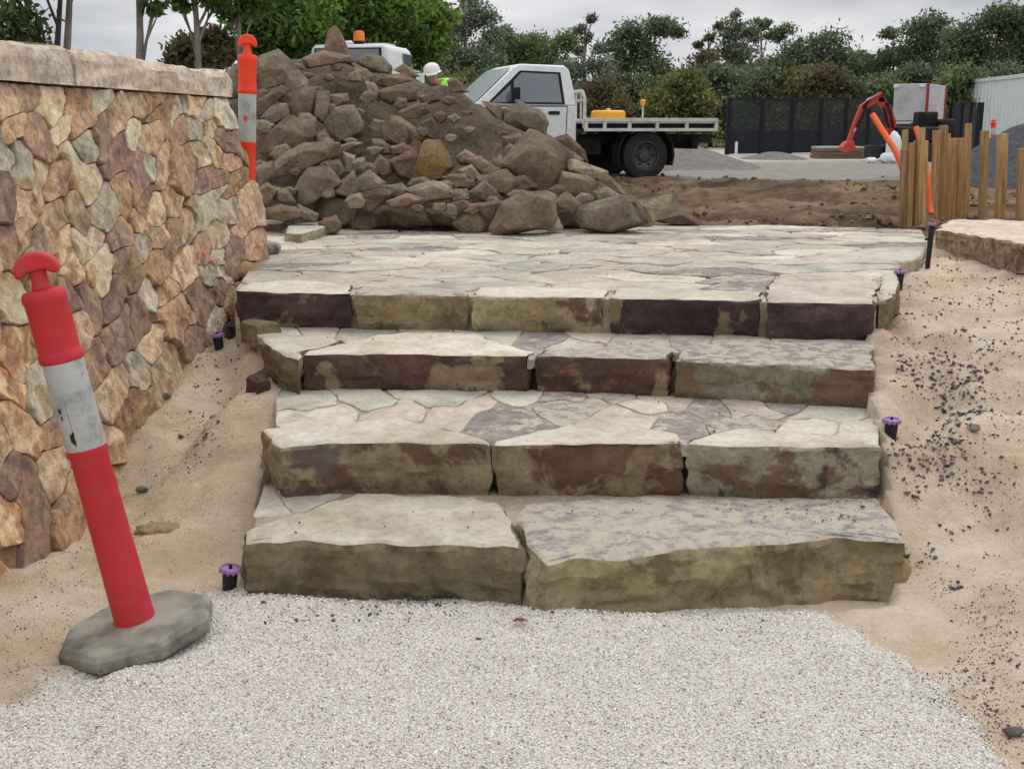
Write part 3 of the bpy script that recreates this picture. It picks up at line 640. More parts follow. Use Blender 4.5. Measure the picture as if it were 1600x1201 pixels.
# low stone wall at the right
zl = Z4 + .12
lw = empty('low_stone_wall', P(1540, 400, Z4 - .05), 'low stone wall with one pale rough coping slab beside the timber pegs', 'stone wall')
lp = xy([(1464, 358), (1480, 343), (1570, 343), (1640, 349), (1790, 362), (1790, 412), (1700, 396), (1600, 380), (1530, 368)], zl)
block('coping_slab', lp, zl, zl - .175, [stone('low_coping_mat', [rgb(136, 112, 88), rgb(176, 150, 120), rgb(196, 172, 144), rgb(142, 122, 98)], 9, 60, st=1, dist=.03, streak=(2, 2, .6)), stone('low_coping_top', [rgb(190, 170, 148), rgb(214, 198, 178)], 5, 60, st=.6)], lw, .03, .02, .03, 0, 401, .008)
block('wall_base', [(x + .04, y + .14) for x, y in lp], zl - .14, Z4 - .3, [darkmortar, darkmortar], lw, .05, .01, .02, 0, 402)

# ================================================================== ROCK PILE
def pileY(py): return 8.55 + (352 - py) / 290 * 2.2
def z3(L): return [(350 + a / 3.4317, 20 + b / 3.4317) for a, b in L]
def z4(L): return [(700 + a / 3.636, 80 + b / 3.636) for a, b in L]
ROCKS = [z3(q) for q in (
 [(190, 250), (290, 205), (370, 280), (440, 360), (330, 350), (250, 400), (190, 410)], [(540, 215), (565, 105), (598, 75), (640, 140), (690, 280), (600, 235)],
 [(440, 250), (530, 205), (670, 235), (680, 265), (520, 290), (460, 295)], [(715, 265), (770, 220), (850, 245), (890, 290), (885, 325), (800, 315)], [(920, 310), (970, 278), (1050, 340), (1000, 350)],
 [(815, 370), (860, 330), (960, 330), (1010, 360), (940, 385), (850, 398)], [(840, 420), (930, 390), (1015, 425), (1020, 470), (900, 490), (850, 465)], [(705, 300), (760, 300), (800, 340), (780, 368), (720, 345)],
 [(760, 370), (810, 380), (835, 440), (830, 475), (780, 440)], [(335, 330), (400, 320), (445, 370), (440, 460), (380, 500), (340, 430)], [(190, 470), (300, 395), (335, 420), (260, 500), (200, 545)],
 [(330, 500), (420, 410), (480, 410), (505, 480), (470, 560), (370, 568)], [(500, 430), (560, 430), (565, 550), (530, 590), (490, 545)], [(565, 440), (660, 435), (665, 475), (590, 510)],
 [(550, 590), (600, 520), (690, 500), (735, 590), (730, 650), (610, 705)], [(205, 560), (260, 500), (330, 490), (345, 560), (240, 608)], [(210, 740), (270, 630), (350, 570), (440, 590), (475, 650), (450, 720), (350, 725), (250, 782)],
 [(260, 850), (310, 770), (430, 710), (590, 705), (615, 770), (500, 805), (400, 845), (280, 877)], [(490, 650), (540, 630), (585, 700), (500, 702)], [(385, 950), (450, 840), (560, 840), (605, 910), (540, 960), (470, 1020), (390, 1030)],
 [(170, 830), (260, 800), (280, 880), (200, 930)], [(165, 960), (230, 920), (270, 950), (230, 1040), (170, 1060)], [(270, 930), (340, 950), (375, 1010), (360, 1035), (270, 1000)], [(215, 1060), (300, 1030), (400, 1050), (420, 1090), (330, 1112), (220, 1102)],
 [(400, 1030), (500, 1080), (495, 1112), (420, 1102)], [(500, 1020), (540, 970), (640, 975), (705, 1040), (690, 1110), (620, 1162), (510, 1102)], [(680, 1120), (740, 1070), (800, 1080), (815, 1140), (770, 1167), (700, 1152)],
 [(805, 1080), (850, 1040), (990, 1030), (1070, 1080), (1110, 1130), (980, 1152), (860, 1147)], [(1080, 1060), (1170, 1045), (1250, 1110), (1230, 1150), (1120, 1132)], [(580, 960), (690, 860), (730, 950), (690, 988)],
 [(710, 900), (780, 850), (860, 910), (840, 942), (740, 958)], [(800, 820), (840, 770), (890, 800), (900, 860), (850, 892)], [(725, 970), (830, 950), (900, 960), (880, 1010), (780, 1062), (740, 1042)], [(880, 930), (950, 915), (985, 950), (930, 1002), (890, 982)],
 [(980, 950), (1120, 905), (1200, 940), (1225, 990), (1100, 1012), (1020, 1002)], [(1040, 770), (1080, 700), (1150, 695), (1215, 820), (1180, 880), (1030, 915), (1010, 860)], [(890, 800), (1020, 730), (1040, 765), (1010, 902), (930, 872)],
 [(850, 620), (890, 560), (960, 590), (1000, 680), (960, 717), (860, 682)], [(920, 560), (950, 560), (1080, 660), (1060, 692), (990, 642)], [(940, 530), (1040, 485), (1070, 510), (1050, 562), (960, 567)], [(1060, 590), (1110, 560), (1145, 620), (1130, 682), (1080, 652)],
 [(1040, 450), (1130, 425), (1160, 470), (1080, 492)], [(800, 680), (850, 680), (915, 750), (850, 757)], [(610, 720), (700, 690), (740, 702), (640, 748)], [(1200, 560), (1240, 540), (1265, 570), (1230, 597)], [(1170, 880), (1290, 865), (1310, 920), (1230, 952)],
 [(1200, 950), (1300, 950), (1310, 1000), (1230, 1012)], [(0, 330), (90, 270), (120, 440), (20, 460)], [(1305, 790), (1380, 770), (1407, 830), (1340, 822)], [(1270, 850), (1330, 815), (1370, 870), (1310, 902)], [(880, 1010), (980, 975), (1075, 1000), (1060, 1042), (900, 1042)],
 [(1200, 1030), (1280, 1005), (1330, 1030), (1270, 1072), (1210, 1072)], [(540, 800), (620, 790), (650, 850), (610, 902), (560, 852)], [(640, 750), (700, 770), (690, 860), (650, 852)], [(690, 790), (750, 780), (770, 840), (700, 862)])]
NZ3 = len(ROCKS)
ROCKS += [z4(q) for q in (
 [(330, 330), (420, 305), (510, 335), (555, 400), (540, 470), (440, 450), (340, 400)], [(430, 520), (470, 465), (560, 495), (690, 590), (680, 660), (650, 740), (600, 860), (500, 790), (400, 700), (330, 650)], [(600, 510), (680, 480), (770, 560), (780, 620), (700, 592)],
 [(680, 650), (720, 620), (890, 680), (895, 700), (840, 732), (700, 682)], [(660, 690), (780, 710), (840, 750), (820, 830), (730, 832), (640, 792)], [(850, 720), (920, 710), (1010, 810), (960, 802)], [(830, 800), (900, 780), (975, 820), (880, 872), (840, 862)],
 [(320, 870), (400, 820), (540, 805), (590, 830), (590, 960), (520, 1000), (300, 1050), (260, 1000)], [(590, 900), (700, 900), (770, 960), (760, 990), (600, 1002)], [(740, 890), (880, 860), (980, 830), (1110, 970), (1060, 990), (920, 1032), (780, 1002)],
 [(990, 820), (1060, 840), (1170, 970), (1110, 977)], [(1120, 880), (1200, 830), (1290, 810), (1300, 900), (1220, 940), (1170, 962)], [(1170, 960), (1250, 940), (1330, 910), (1450, 990), (1300, 982)], [(40, 980), (80, 920), (180, 910), (240, 960), (180, 1032), (100, 1032)],
 [(130, 800), (210, 740), (270, 790), (300, 850), (200, 852)], [(180, 720), (330, 680), (390, 740), (370, 830), (250, 792)], [(380, 720), (440, 710), (510, 770), (400, 802)], [(610, 850), (680, 800), (750, 870), (730, 912), (640, 892)], [(100, 620), (180, 600), (290, 680), (190, 692)],
 [(0, 700), (100, 710), (110, 770), (20, 792)], [(250, 610), (300, 590), (330, 650), (290, 682)], [(310, 490), (400, 470), (430, 520), (330, 582)], [(60, 680), (130, 650), (180, 710), (140, 742)], [(200, 290), (300, 300), (330, 400), (250, 362)],
 [(0, 170), (50, 155), (110, 230), (20, 232)], [(150, 870), (290, 850), (330, 880), (240, 960), (180, 912)], [(0, 870), (60, 880), (50, 930), (0, 932)])]
rng = random.Random(77)
CREST = [(300, 112), (345, 105), (395, 92), (440, 82), (500, 78), (560, 84), (620, 100), (660, 118), (705, 132), (760, 165), (800, 190), (850, 200), (900, 235), (950, 285), (1000, 325), (1080, 350)]
def crest(px): return float(np.interp(px, [c[0] for c in CREST], [c[1] for c in CREST]))
SPECIAL = {1: 'tall pointed rock standing at the peak of the rock pile', 0: 'big square-cornered brown rock at the upper left of the rock pile', 35: 'ochre orange flat-faced rock in the middle of the rock pile',
           14: 'large rounded cube of rock below the peak, left of the earth chute', 17: 'long flat boulder bridging others on the left of the rock pile', 25: 'grey boulder at the foot of the pile behind the bare paving', 27: 'long low olive boulder at the foot of the rock pile',
           NZ3: 'rounded brown boulder beside the white flatbed cab door', NZ3 + 1: 'largest leaning slab of rock at the right of the pile', NZ3 + 2: 'reddish rock in front of the flatbed truck chassis', NZ3 + 7: 'big dark block of rock resting on the paving edge',
           NZ3 + 9: 'wide brown wedge-shaped rock at the right foot of the pile', NZ3 + 11: 'pale tilted rock standing at the far right of the pile', NZ3 + 12: 'thin reddish slab lying flat at the far right of the pile', NZ3 + 13: 'pale green sandstone boulder at the foot of the pile',
           NZ3 + 5: 'plank-like rock sliding down the right end of the pile'}
small = []
for _ in range(5200):                                   # smaller rubble wedged between
    a = rng.uniform(400, 985); lo = crest(a) + 22; b = rng.uniform(lo, 352) if lo < 350 else 352
    if (530 < a < 615 and b < 215 or 690 < a < 790 and b < 240) and rng.random() < .7: continue
    r = (rng.uniform(11, 22) if len(small) < 70 else rng.uniform(4, 10)) * (1 if b > 180 else .8)
    if all((a - q[0]) ** 2 + (b - q[1]) ** 2 > (1.05 * (r + q[2])) ** 2 for q in small) and not any(bool(inpoly([(a, b)], q)[0]) for q in ROCKS):
        small.append((a, b, r))
    if len(small) > 185: break
for a, b, r in small:
    n = rng.randint(5, 7); t0 = rng.uniform(0, 6); asp = rng.uniform(.55, .9)
    ROCKS.append([(a + r * math.cos(t0 + 2 * math.pi * k / n) * rng.uniform(.75, 1.15), b + r * asp * math.sin(t0 + 2 * math.pi * k / n) * rng.uniform(.75, 1.15)) for k in range(n)])
RM = {
 'brown': stone('brown_quarry_rock', [rgb(107, 90, 71), rgb(134, 115, 92), rgb(154, 136, 112)], 4, 40, st=.9, dist=.03, dust=rgb(134, 112, 88), dustlo=.58),
 'grey': stone('grey_brown_quarry_rock', [rgb(116, 103, 86), rgb(141, 126, 106), rgb(163, 149, 127)], 4, 40, st=.9, dist=.03, dust=rgb(134, 112, 88), dustlo=.6),
 'red': stone('reddish_quarry_rock', [rgb(109, 85, 71), rgb(134, 110, 92), rgb(154, 129, 110)], 4, 40, st=.9, dist=.03, dust=rgb(136, 114, 90), dustlo=.58),
 'pale': stone('pale_olive_quarry_rock', [rgb(132, 119, 95), rgb(161, 148, 120), rgb(181, 168, 140)], 4, 40, st=.9, dist=.03, dust=rgb(138, 116, 92), dustlo=.62),
 'ochre': stone('ochre_quarry_rock', [rgb(125, 99, 71), rgb(159, 123, 82), rgb(145, 121, 92)], 4, 40, st=.9, dist=.03, dust=rgb(134, 112, 88), dustlo=.62),
}
def rock_mesh(poly, Y, seed, depth):
    r = random.Random(seed); n = len(poly); cx = sum(p[0] for p in poly) / n; cy = sum(p[1] for p in poly) / n
    c = Q(cx, cy, Y); pts = []
    size = sum(((p[0] - cx) ** 2 + (p[1] - cy) ** 2) ** .5 for p in poly) / n * Y / F
    dp = size * depth; ox, oy = r.uniform(-.25, .25), r.uniform(.0, .3)
    for p in poly:
        a, b = p[0] - cx, p[1] - cy
        pts.append(Q(p[0], p[1], Y + r.uniform(-.1, .15) * size))
        k = r.uniform(.5, .82); pts.append(Q(cx + a * k + ox * abs(a), cy + b * k + oy * abs(b), Y - dp * r.uniform(.55, .8)))
        k = r.uniform(.6, .9); pts.append(Q(cx + a * k, cy + b * k, Y + dp * r.uniform(.7, 1.1)))
    bm = bmesh.new()
    for p in pts: bm.verts.new(p)
    res = bmesh.ops.convex_hull(bm, input=bm.verts)
    bmesh.ops.delete(bm, geom=[v for v in bm.verts if not v.link_faces], context='VERTS')
    bmesh.ops.dissolve_limit(bm, angle_limit=math.radians(14), verts=bm.verts, edges=bm.edges)
    bmesh.ops.bevel(bm, geom=list(bm.edges), offset=size * .04, segments=1, affect='EDGES', clamp_overlap=True)
    bmesh.ops.triangulate(bm, faces=bm.faces)
    if size > .06:
        bmesh.ops.subdivide_edges(bm, edges=[e for e in bm.edges if e.calc_length() > size * .35], cuts=1)
        bmesh.ops.triangulate(bm, faces=bm.faces)
    bm.verts.ensure_lookup_table(); bm.normal_update()
    o = Vector((seed * 1.7, seed, 0))
    for v in bm.verts: v.co += v.normal * size * (.07 * noise.noise(v.co * (1.6 / max(size, .05)) + o) + .06 * noise.noise(v.co * (4 / max(size, .05)) + o))
    bm.verts.index_update(); vs = [v.co.copy() for v in bm.verts]; fs = [tuple(v.index for v in f.verts) for f in bm.faces]; bm.free()
    return vs, fs, size
info = []
for i, poly in enumerate(ROCKS):
    cx = sum(p[0] for p in poly) / len(poly); cy = sum(p[1] for p in poly) / len(poly); yb = max(p[1] for p in poly)
    Y = pileY(cy)
    if yb > 345: Y = max(7.6, P(cx, yb, Z4).y + .10)
    tone = rng.choices(['brown', 'grey', 'red', 'pale'], [5, 6, 1, 1])[0]
    if i == 35: tone = 'ochre'
    if i in (27, 34, NZ3 + 13, NZ3 + 11, NZ3 + 6): tone = 'pale'
    if i in (NZ3 + 2, NZ3 + 12, 2, 11): tone = 'red'
    if i == NZ3 + 7: tone = 'brown'
    if i < NZ3 + 27: poly = [(cx + (a - cx) * 1.2, cy + (b - cy) * 1.17) for a, b in poly]
    vs, fs, size = rock_mesh(poly, Y, i + 1, .75 if i < NZ3 + 27 else .9)
    o = wobj('rock', vs, fs, RM[tone], None, None, 18); info.append((o, cx, cy, size, tone, i))
ORD = ['first', 'second', 'third', 'fourth', 'fifth', 'sixth', 'seventh', 'eighth', 'ninth', 'tenth', 'eleventh', 'twelfth', 'thirteenth', 'fourteenth', 'fifteenth', 'sixteenth', 'seventeenth', 'eighteenth', 'nineteenth', 'twentieth', 'twenty-first', 'twenty-second', 'twenty-third', 'twenty-fourth', 'twenty-fifth', 'twenty-sixth', 'twenty-seventh', 'twenty-eighth', 'twenty-ninth', 'thirtieth'] + ['thirty-' + w for w in ('first', 'second', 'third', 'fourth', 'fifth', 'sixth', 'seventh', 'eighth', 'ninth')] + ['fortieth'] + ['forty-' + w for w in ('first', 'second', 'third', 'fourth', 'fifth', 'sixth', 'seventh', 'eighth', 'ninth')] + ['fiftieth'] + ['fifty-' + w for w in ('first', 'second', 'third', 'fourth', 'fifth', 'sixth', 'seventh', 'eighth', 'ninth')]
ROWS = [(0, 120, 'along the crest of the pile'), (120, 165, 'high on the pile'), (165, 205, 'on the upper slope of the pile'), (205, 240, 'halfway down the pile'), (240, 270, 'below the middle of the pile'), (270, 300, 'low on the pile'), (300, 328, 'just above the bottom row of the pile'), (328, 500, 'in the bottom row of the pile')]
TN = {'brown': 'brown', 'grey': 'grey-brown', 'red': 'reddish brown', 'pale': 'pale olive', 'ochre': 'ochre'}
for lo, hi, ph in ROWS:
    row = sorted([q for q in info if lo <= q[2] < hi], key=lambda q: q[1])
    for k, (o, cx, cy, size, tone, i) in enumerate(row):
        sz = 'large' if size > .17 else 'medium' if size > .09 else 'small'
        lab = SPECIAL.get(i) or '%s %s rock %s, %s from the left' % (sz, TN[tone], ph, ORD[k])
        tag(o, lab, 'rock', 'rocks heaped in the rock pile')
print('rocks', len(info), max(len([q for q in info if lo <= q[2] < hi]) for lo, hi, _ in ROWS))
# earth under the rocks
ey, ex = np.meshgrid(np.arange(8.3, 14.2, .07), np.arange(-3.6, 1.9, .07), indexing='ij')
front = .60 + (ey - 8.86) * .745
cr = np.array([Q(px, crest(px) + 4, 10.8).z for px in range(150, 1200, 5)]); crx = np.array([Q(px, 200, 10.8).x for px in range(150, 1200, 5)])
cz = np.interp(ex, crx, cr); cz = np.where(ex < -2.9, cz - (-2.9 - ex) * 1.6, cz)
back = cz - np.clip(ey - 11.3, 0, 9) * .75
e = np.minimum(np.minimum(front - .16, cz), back) - .07 + .10 * vnoise(ex, ey, 1.6, 41) + .11 * vnoise(ex, ey, 4.5, 42) + .09 * vnoise(ex, ey, 11, 43)
e = np.maximum(e, .5)
em = stone('brown_loose_earth', [rgb(92, 77, 62), rgb(112, 96, 78), rgb(130, 113, 93)], 3, 30, st=1, dist=.03, contrast=.3)
tag(big('earth_mound', np.stack([ex.ravel(), ey.ravel(), e.ravel()], -1), gridfaces(*ex.shape), em, smooth=True), 'mound of brown loose earth showing between the piled rocks', 'earth mound')
# flat slabs left lying on the paving
for i, (poly, lab) in enumerate([([(445, 366), (452, 352), (516, 346), (518, 353), (470, 368)], 'thin pale slab lying loose on the terrace near the pile'), ([(398, 352), (402, 345), (446, 344), (440, 351)], 'thin grey slab lying by the orange bollard on the terrace')]):
    o = block('loose_slab', xy(poly, Z4 + .05), Z4 + .06, Z4 - .004, [RM['pale'], TOPS['green']], None, .04, .012, .015, 0, 500 + i); tag(o, lab, 'stone slab')

# ================================================================== TREES
def leafmat(name, stops, tr=.25):
    t = NT(name); r = t.n('ShaderNodeNewGeometry').outputs['Random Per Island']
    c = t.mix(.7, t.ramp(r, stops), t.ramp(t.noise(.55, 3), [(.35, (.62,) * 3), (.65, (1.3,) * 3)]), 'MULTIPLY')
    t.fin(c, .7, None, .25)
    tl = t.n('ShaderNodeBsdfTranslucent'); t.l(c, tl.inputs[0]); ms = t.n('ShaderNodeMixShader'); ms.inputs[0].default_value = tr
    t.l(t.b.outputs[0], ms.inputs[1]); t.l(tl.outputs[0], ms.inputs[2]); t.l(ms.outputs[0], t.out.inputs['Surface']); return t.m
LM = {
 'bright': leafmat('fresh_green_leaves', [(0, rgb(71, 99, 47)), (.5, rgb(105, 136, 64)), (1, rgb(144, 168, 86))], .45),
 'mid': leafmat('mid_green_leaves', [(0, rgb(75, 95, 60)), (.5, rgb(110, 129, 81)), (1, rgb(146, 159, 105))], .35),
 'gum': leafmat('grey_green_gum_leaves', [(0, rgb(87, 97, 81)), (.5, rgb(117, 127, 107)), (1, rgb(153, 159, 133))], .3),
 'dark': leafmat('dark_olive_leaves', [(0, rgb(74, 87, 66)), (.5, rgb(102, 115, 87)), (1, rgb(135, 143, 107))], .3),
 'yellow': leafmat('yellow_green_leaves', [(0, rgb(90, 97, 54)), (.5, rgb(120, 125, 69)), (1, rgb(146, 144, 88))], .35),
 'rust': leafmat('rusty_brown_leaves', [(0, rgb(93, 80, 59)), (.5, rgb(118, 103, 74)), (1, rgb(112, 116, 78))], .35),
}
bark = stone('pale_gum_bark', [rgb(118, 110, 100), rgb(150, 144, 134), rgb(170, 164, 154)], 5, 30, st=.5, streak=(2, 2, .5))
bark2 = stone('dark_bark', [rgb(66, 56, 48), rgb(92, 80, 70)], 6, 30, st=.8, streak=(2, 2, .5))
def tree(name, label, group, px, d, blobs, leaf, lm, bk=bark, tr=.1, n=900, lean=0, basez=.6, clump=.34, topy=None, seed=1, cat='tree', drop=.3, limbs=True):
    rs = np.random.RandomState(seed); base = Q(px, 240, d); base.z = basez
    root = empty(name, base, label, cat, group); mb = MB()
    C = [(Q(b[0], b[1], d + (rs.rand() - .5) * b[2] * d / F * 1.2), b[2] * d / F, (b[3] if len(b) > 3 else .75)) for b in blobs]
    ty = topy if topy is not None else min(b[1] for b in blobs)
    top = Q(px + lean, ty, d); L = []
    for k in range(9):
        u = k / 8; L.append(base.lerp(top, u) + Vector((.35 * math.sin(u * 5 + seed) * tr * 2, .3 * math.cos(u * 4 + seed) * tr * 2, 0)) * (1 if 0 < k else 0))
    mb.tube([p - base for p in L], [tr * (1.25 - .95 * k / 8) if k else tr * 1.5 for k in range(9)], 9)
    for (c, r, a) in (C if limbs else []):
        u = min(.92, max(.25, ((c.z - base.z) / max(.1, top.z - base.z)) - .16 - .1 * rs.rand())); k = u * 8; p0 = L[int(k)].lerp(L[min(8, int(k) + 1)], k - int(k))
        md = p0.lerp(c, .5) + Vector((0, 0, r * .25)); rr = tr * (1.1 - u) * .6 + .008
        mb.tube([p0 - base, p0.lerp(md, .6) - base, md - base, c.lerp(md, .3) - base, c - base], [rr, rr * .85, rr * .65, rr * .45, rr * .25], 6)
        for _ in range(4):
            e = c + Vector((rs.randn() * r * .5, rs.randn() * r * .5, rs.randn() * r * .35)); mb.tube([md - base, (md.lerp(e, .6) + Vector((0, 0, .1 * r))) - base, e - base], [rr * .45, rr * .3, rr * .12], 5)
    mb.build('trunk', bk, root, 60)
    cc = []
    for (c, r, a) in C:
        m = max(5, int(10 * (1 + rs.rand()))); k = int(n * (r / (50 * d / F)) ** 1.6) + 60
        dirs = rs.randn(m, 3); dirs /= np.linalg.norm(dirs, axis=1)[:, None]; cen = dirs * (rs.rand(m, 1) ** .4) * np.array([r, r, r * a]) * .8
        w = rs.randint(0, m, k); off = rs.randn(k, 3) * np.array([r, r, r * a * .8]) * clump
        cc.append(cen[w] + off + np.array(c))
    N = np.concatenate(cc); k = len(N); s = leaf * rs.uniform(.6, 1.4, k)
    t1 = rs.randn(k, 3); t1[:, 2] -= drop; t1 /= np.linalg.norm(t1, axis=1)[:, None]; t2 = np.cross(t1, rs.randn(k, 3)); t2 /= np.linalg.norm(t2, axis=1)[:, None]
    v = np.stack([N - t1 * s[:, None], N + t2 * (s * .42)[:, None], N + t1 * s[:, None], N - t2 * (s * .42)[:, None]], 1) - np.array(base)
    big('crown', v.reshape(-1, 3), np.arange(k * 4).reshape(-1, 4), lm, root)
    return root
G1 = 'young gums behind the retaining wall'
tree('gum_tree', 'dark slim gum trunk, left of the pale twin behind the wall', G1, 87, 19, [(40, -60, 60), (25, 20, 34), (60, -130, 70), (10, 60, 22), (48, 50, 16)], .075, LM['mid'], bark2, .062, 900, 6, seed=3, clump=.5)
tree('gum_tree', 'pale slim gum trunk, right of the dark one behind the wall', G1, 100, 20, [(150, -90, 60), (70, 75, 15), (90, -180, 70), (40, -100, 60)], .075, LM['mid'], bark, .075, 900, 4, seed=4, clump=.5)
tree('gum_tree', 'pale gum trunk standing alone against the sky over the coping', G1, 215, 22, [(160, -110, 70), (250, -60, 50), (240, 12, 15), (215, -170, 90), (300, -90, 60)], .075, LM['mid'], bark, .085, 900, -6, seed=5, clump=.5)
tree('gum_tree', 'pale gum trunk just left of the orange bollard', G1, 304, 23, [(290, -40, 50), (340, 5, 22), (285, 8, 14), (310, -120, 80), (380, -60, 60)], .085, LM['bright'], bark, .08, 1200, 2, seed=6)
tree('gum_tree', 'leaning thin gum rising behind the orange bollard', G1, 375, 24, [(400, 10, 26), (350, -20, 40), (420, -60, 60), (360, 20, 14)], .085, LM['bright'], bark, .07, 1200, 2, seed=7)
tree('shrub', 'reddish dark shrub showing above the wall coping', None, 312, 27, [(300, 75, 28), (330, 62, 24), (345, 88, 24), (285, 95, 20), (322, 100, 26)], .09, LM['rust'], bark2, .05, 1900, seed=8, cat='shrub', clump=.42)
G2 = 'leafy trees behind the rock pile'
tree('leafy_tree', 'dense green tree left of the rock peak, behind the pile', G2, 455, 28, [(430, 20, 50), (480, 40, 48), (420, 75, 36), (460, -40, 70), (500, 75, 34), (450, 95, 34), (395, 40, 26)], .09, LM['bright'], bark, .14, 2500, 4, topy=-60, seed=11, clump=.42)
tree('leafy_tree', 'dense green tree right above the rock peak and amber beacon', G2, 560, 30, [(540, 15, 52), (590, 40, 46), (530, 70, 36), (570, -50, 70), (620, 15, 44), (600, 85, 32)], .09, LM['bright'], bark, .15, 2500, 0, topy=-60, seed=12, clump=.42)
tree('leafy_tree', 'bright green loose tree just right of the amber beacon', G2, 650, 31, [(640, 40, 40), (670, 70, 30), (655, 100, 28), (640, -10, 46), (690, 30, 26), (620, 100, 24)], .09, LM['bright'], bark, .12, 2000, 4, topy=-30, seed=13, clump=.46)
G3 = 'bushland trees at the edge of the site'
for i, (px, d, bl, lf, m, lab) in enumerate([
  (725, 52, [(715, 50, 34), (750, 25, 26), (700, 95, 34), (745, 95, 36), (735, 5, 18), (770, 60, 22)], .095, 'gum', 'airy grey-green gum left of the flatbed cab, behind the hard hat'),
  (790, 58, [(770, 100, 34), (800, 75, 30), (830, 70, 26), (815, 105, 32), (790, 55, 18)], .105, 'mid', 'rounded green tree directly behind the flatbed cab roof'),
  (868, 60, [(850, 80, 26), (885, 65, 22), (870, 105, 32), (840, 110, 26)], .105, 'mid', 'mid green tree between the cab roof and the leaning sapling'),
  (915, 56, [(925, 30, 10), (905, 45, 9), (918, 60, 9), (935, 75, 10), (905, 80, 10), (900, 110, 28), (940, 105, 24)], .09, 'gum', 'thin sapling with feathery tufts leaning right'),
  (985, 66, [(985, 50, 26, .6), (1030, 40, 30, .55), (960, 75, 24), (1010, 75, 30), (1055, 50, 16, .6), (980, 105, 26), (1020, 110, 30)], .115, 'dark', 'broad umbrella-crowned dark gum above the flatbed tray'),
  (1105, 62, [(1100, 95, 24), (1090, 120, 30), (1120, 120, 26), (1108, 60, 9), (1125, 40, 7), (1092, 72, 8)], .105, 'rust', 'rusty brown tree with bare poles on top'),
  (1150, 66, [(1145, 50, 26), (1165, 80, 26), (1140, 85, 20), (1150, 22, 9), (1170, 50, 14)], .11, 'gum', 'upright dark gum right of the bare poles'),
  (1190, 70, [(1190, 38, 16, .6), (1178, 60, 10), (1200, 55, 9)], .115, 'dark', 'small tufted gum crown with a see-through stem'),
  (1228, 72, [(1226, 46, 15, .55), (1215, 60, 9)], .115, 'dark', 'tiny flat-topped gum beside the brightest cloud'),
  (1270, 68, [(1250, 85, 30), (1290, 75, 34), (1315, 95, 24), (1230, 105, 28), (1280, 110, 34)], .115, 'dark', 'wide dome-shaped dark tree left of the sky gap'),
  (1335, 74, [(1330, 98, 16), (1350, 92, 14), (1365, 100, 14), (1345, 112, 20)], .11, 'mid', 'low pale green tree filling the gap in the skyline'),
  (1395, 70, [(1390, 52, 15, .6), (1400, 85, 26), (1375, 95, 22), (1425, 95, 24)], .115, 'dark', 'dark gum with one separate flat tuft on top'),
  (1445, 66, [(1440, 50, 26), (1462, 32, 20), (1470, 70, 30), (1430, 80, 26), (1450, 105, 34)], .115, 'dark', 'tall dark gum above the grey box trailer'),
  (1510, 64, [(1500, 55, 30), (1530, 75, 34), (1490, 90, 32), (1545, 105, 34), (1515, 110, 34)], .115, 'dark', 'dark rounded gum left of the tallest skyline tree'),
  (1570, 62, [(1555, 30, 30, .6), (1590, 25, 32, .6), (1580, 60, 34), (1620, 40, 36), (1600, 90, 36), (1640, 80, 40), (1570, 100, 36)], .115, 'dark', 'tallest dark gum at the right edge above the container')]):
    tree('gum_tree', lab, G3, px, d, bl, lf, LM[m], bark, .12, 3000, 0, seed=30 + i, clump=.34, topy=min(b[1] for b in bl) + 8)
G4 = 'bushes along the back of the site'
tones = ['mid', 'yellow', 'dark', 'rust', 'dark', 'mid', 'yellow', 'dark', 'mid', 'dark', 'yellow', 'rust', 'dark', 'mid', 'dark', 'dark', 'mid', 'dark']
xsb = [690, 735, 780, 930, 975, 1020, 1065, 1110, 1155, 1200, 1245, 1290, 1335, 1380, 1425, 1470, 1515, 1570]
where = ['behind the crouching worker', 'between the hard hat and the cab', 'behind the flatbed cab', 'behind the tray headboard', 'behind the yellow light bar', 'above the tray middle', 'above the tray tail', 'just left of the black screen', 'above the first screen panel', 'above the second screen panel', 'above the third screen panel', 'above the fourth screen panel',
         'above the excavator elbow', 'left of the grey box trailer', 'behind the grey box trailer', 'left of the white container', 'behind the container corner', 'behind the container roof']
TW = {'mid': 'mid green', 'yellow': 'yellowish green', 'dark': 'dark olive', 'rust': 'rusty brown'}
for i, (x, tn, wh) in enumerate(zip(xsb, tones, where)):
    rs_ = random.Random(i * 7 + 2); yt = 132 + rs_.uniform(-12, 12)
    bl = [(x + rs_.uniform(-14, 14), yt, 26), (x - 24, yt + 24, 26), (x + 24, yt + 26, 26), (x + rs_.uniform(-10, 10), yt + 46, 30), (x - 20, yt + 66, 28), (x + 22, yt + 68, 28)]
    tree('bush', '%s bush %s' % (TW[tn], wh), G4, x, 46 + rs_.uniform(-3, 3), bl, .10, LM[tn], bark2, .07, 4200, seed=60 + i, cat='bush', clump=.44, topy=yt)
# the far wood, one mass
rs = np.random.RandomState(99); n = 80000
X = rs.uniform(-60, 75, n); Yf = rs.uniform(76, 96, n); hgt_ = 4.3 + 1.6 * vnoise(X, Yf * 0, .14, 51) * 2 + 1.2 * vnoise(X, Yf * 0, .5, 52)
Zf = .6 + hgt_ * rs.rand(n) ** .7; s = rs.uniform(.16, .36, n); t1 = rs.randn(n, 3); t1 /= np.linalg.norm(t1, axis=1)[:, None]; t2 = np.cross(t1, rs.randn(n, 3)); t2 /= np.linalg.norm(t2, axis=1)[:, None]
N = np.stack([X, Yf, Zf], -1); v = np.stack([N - t1 * s[:, None], N + t2 * (s * .6)[:, None], N + t1 * s[:, None], N - t2 * (s * .6)[:, None]], 1)
tag(big('distant_wood', v.reshape(-1, 3), np.arange(n * 4).reshape(-1, 4), LM['dark']), 'far dark belt of scrub behind the gums', 'woodland', kind='stuff')

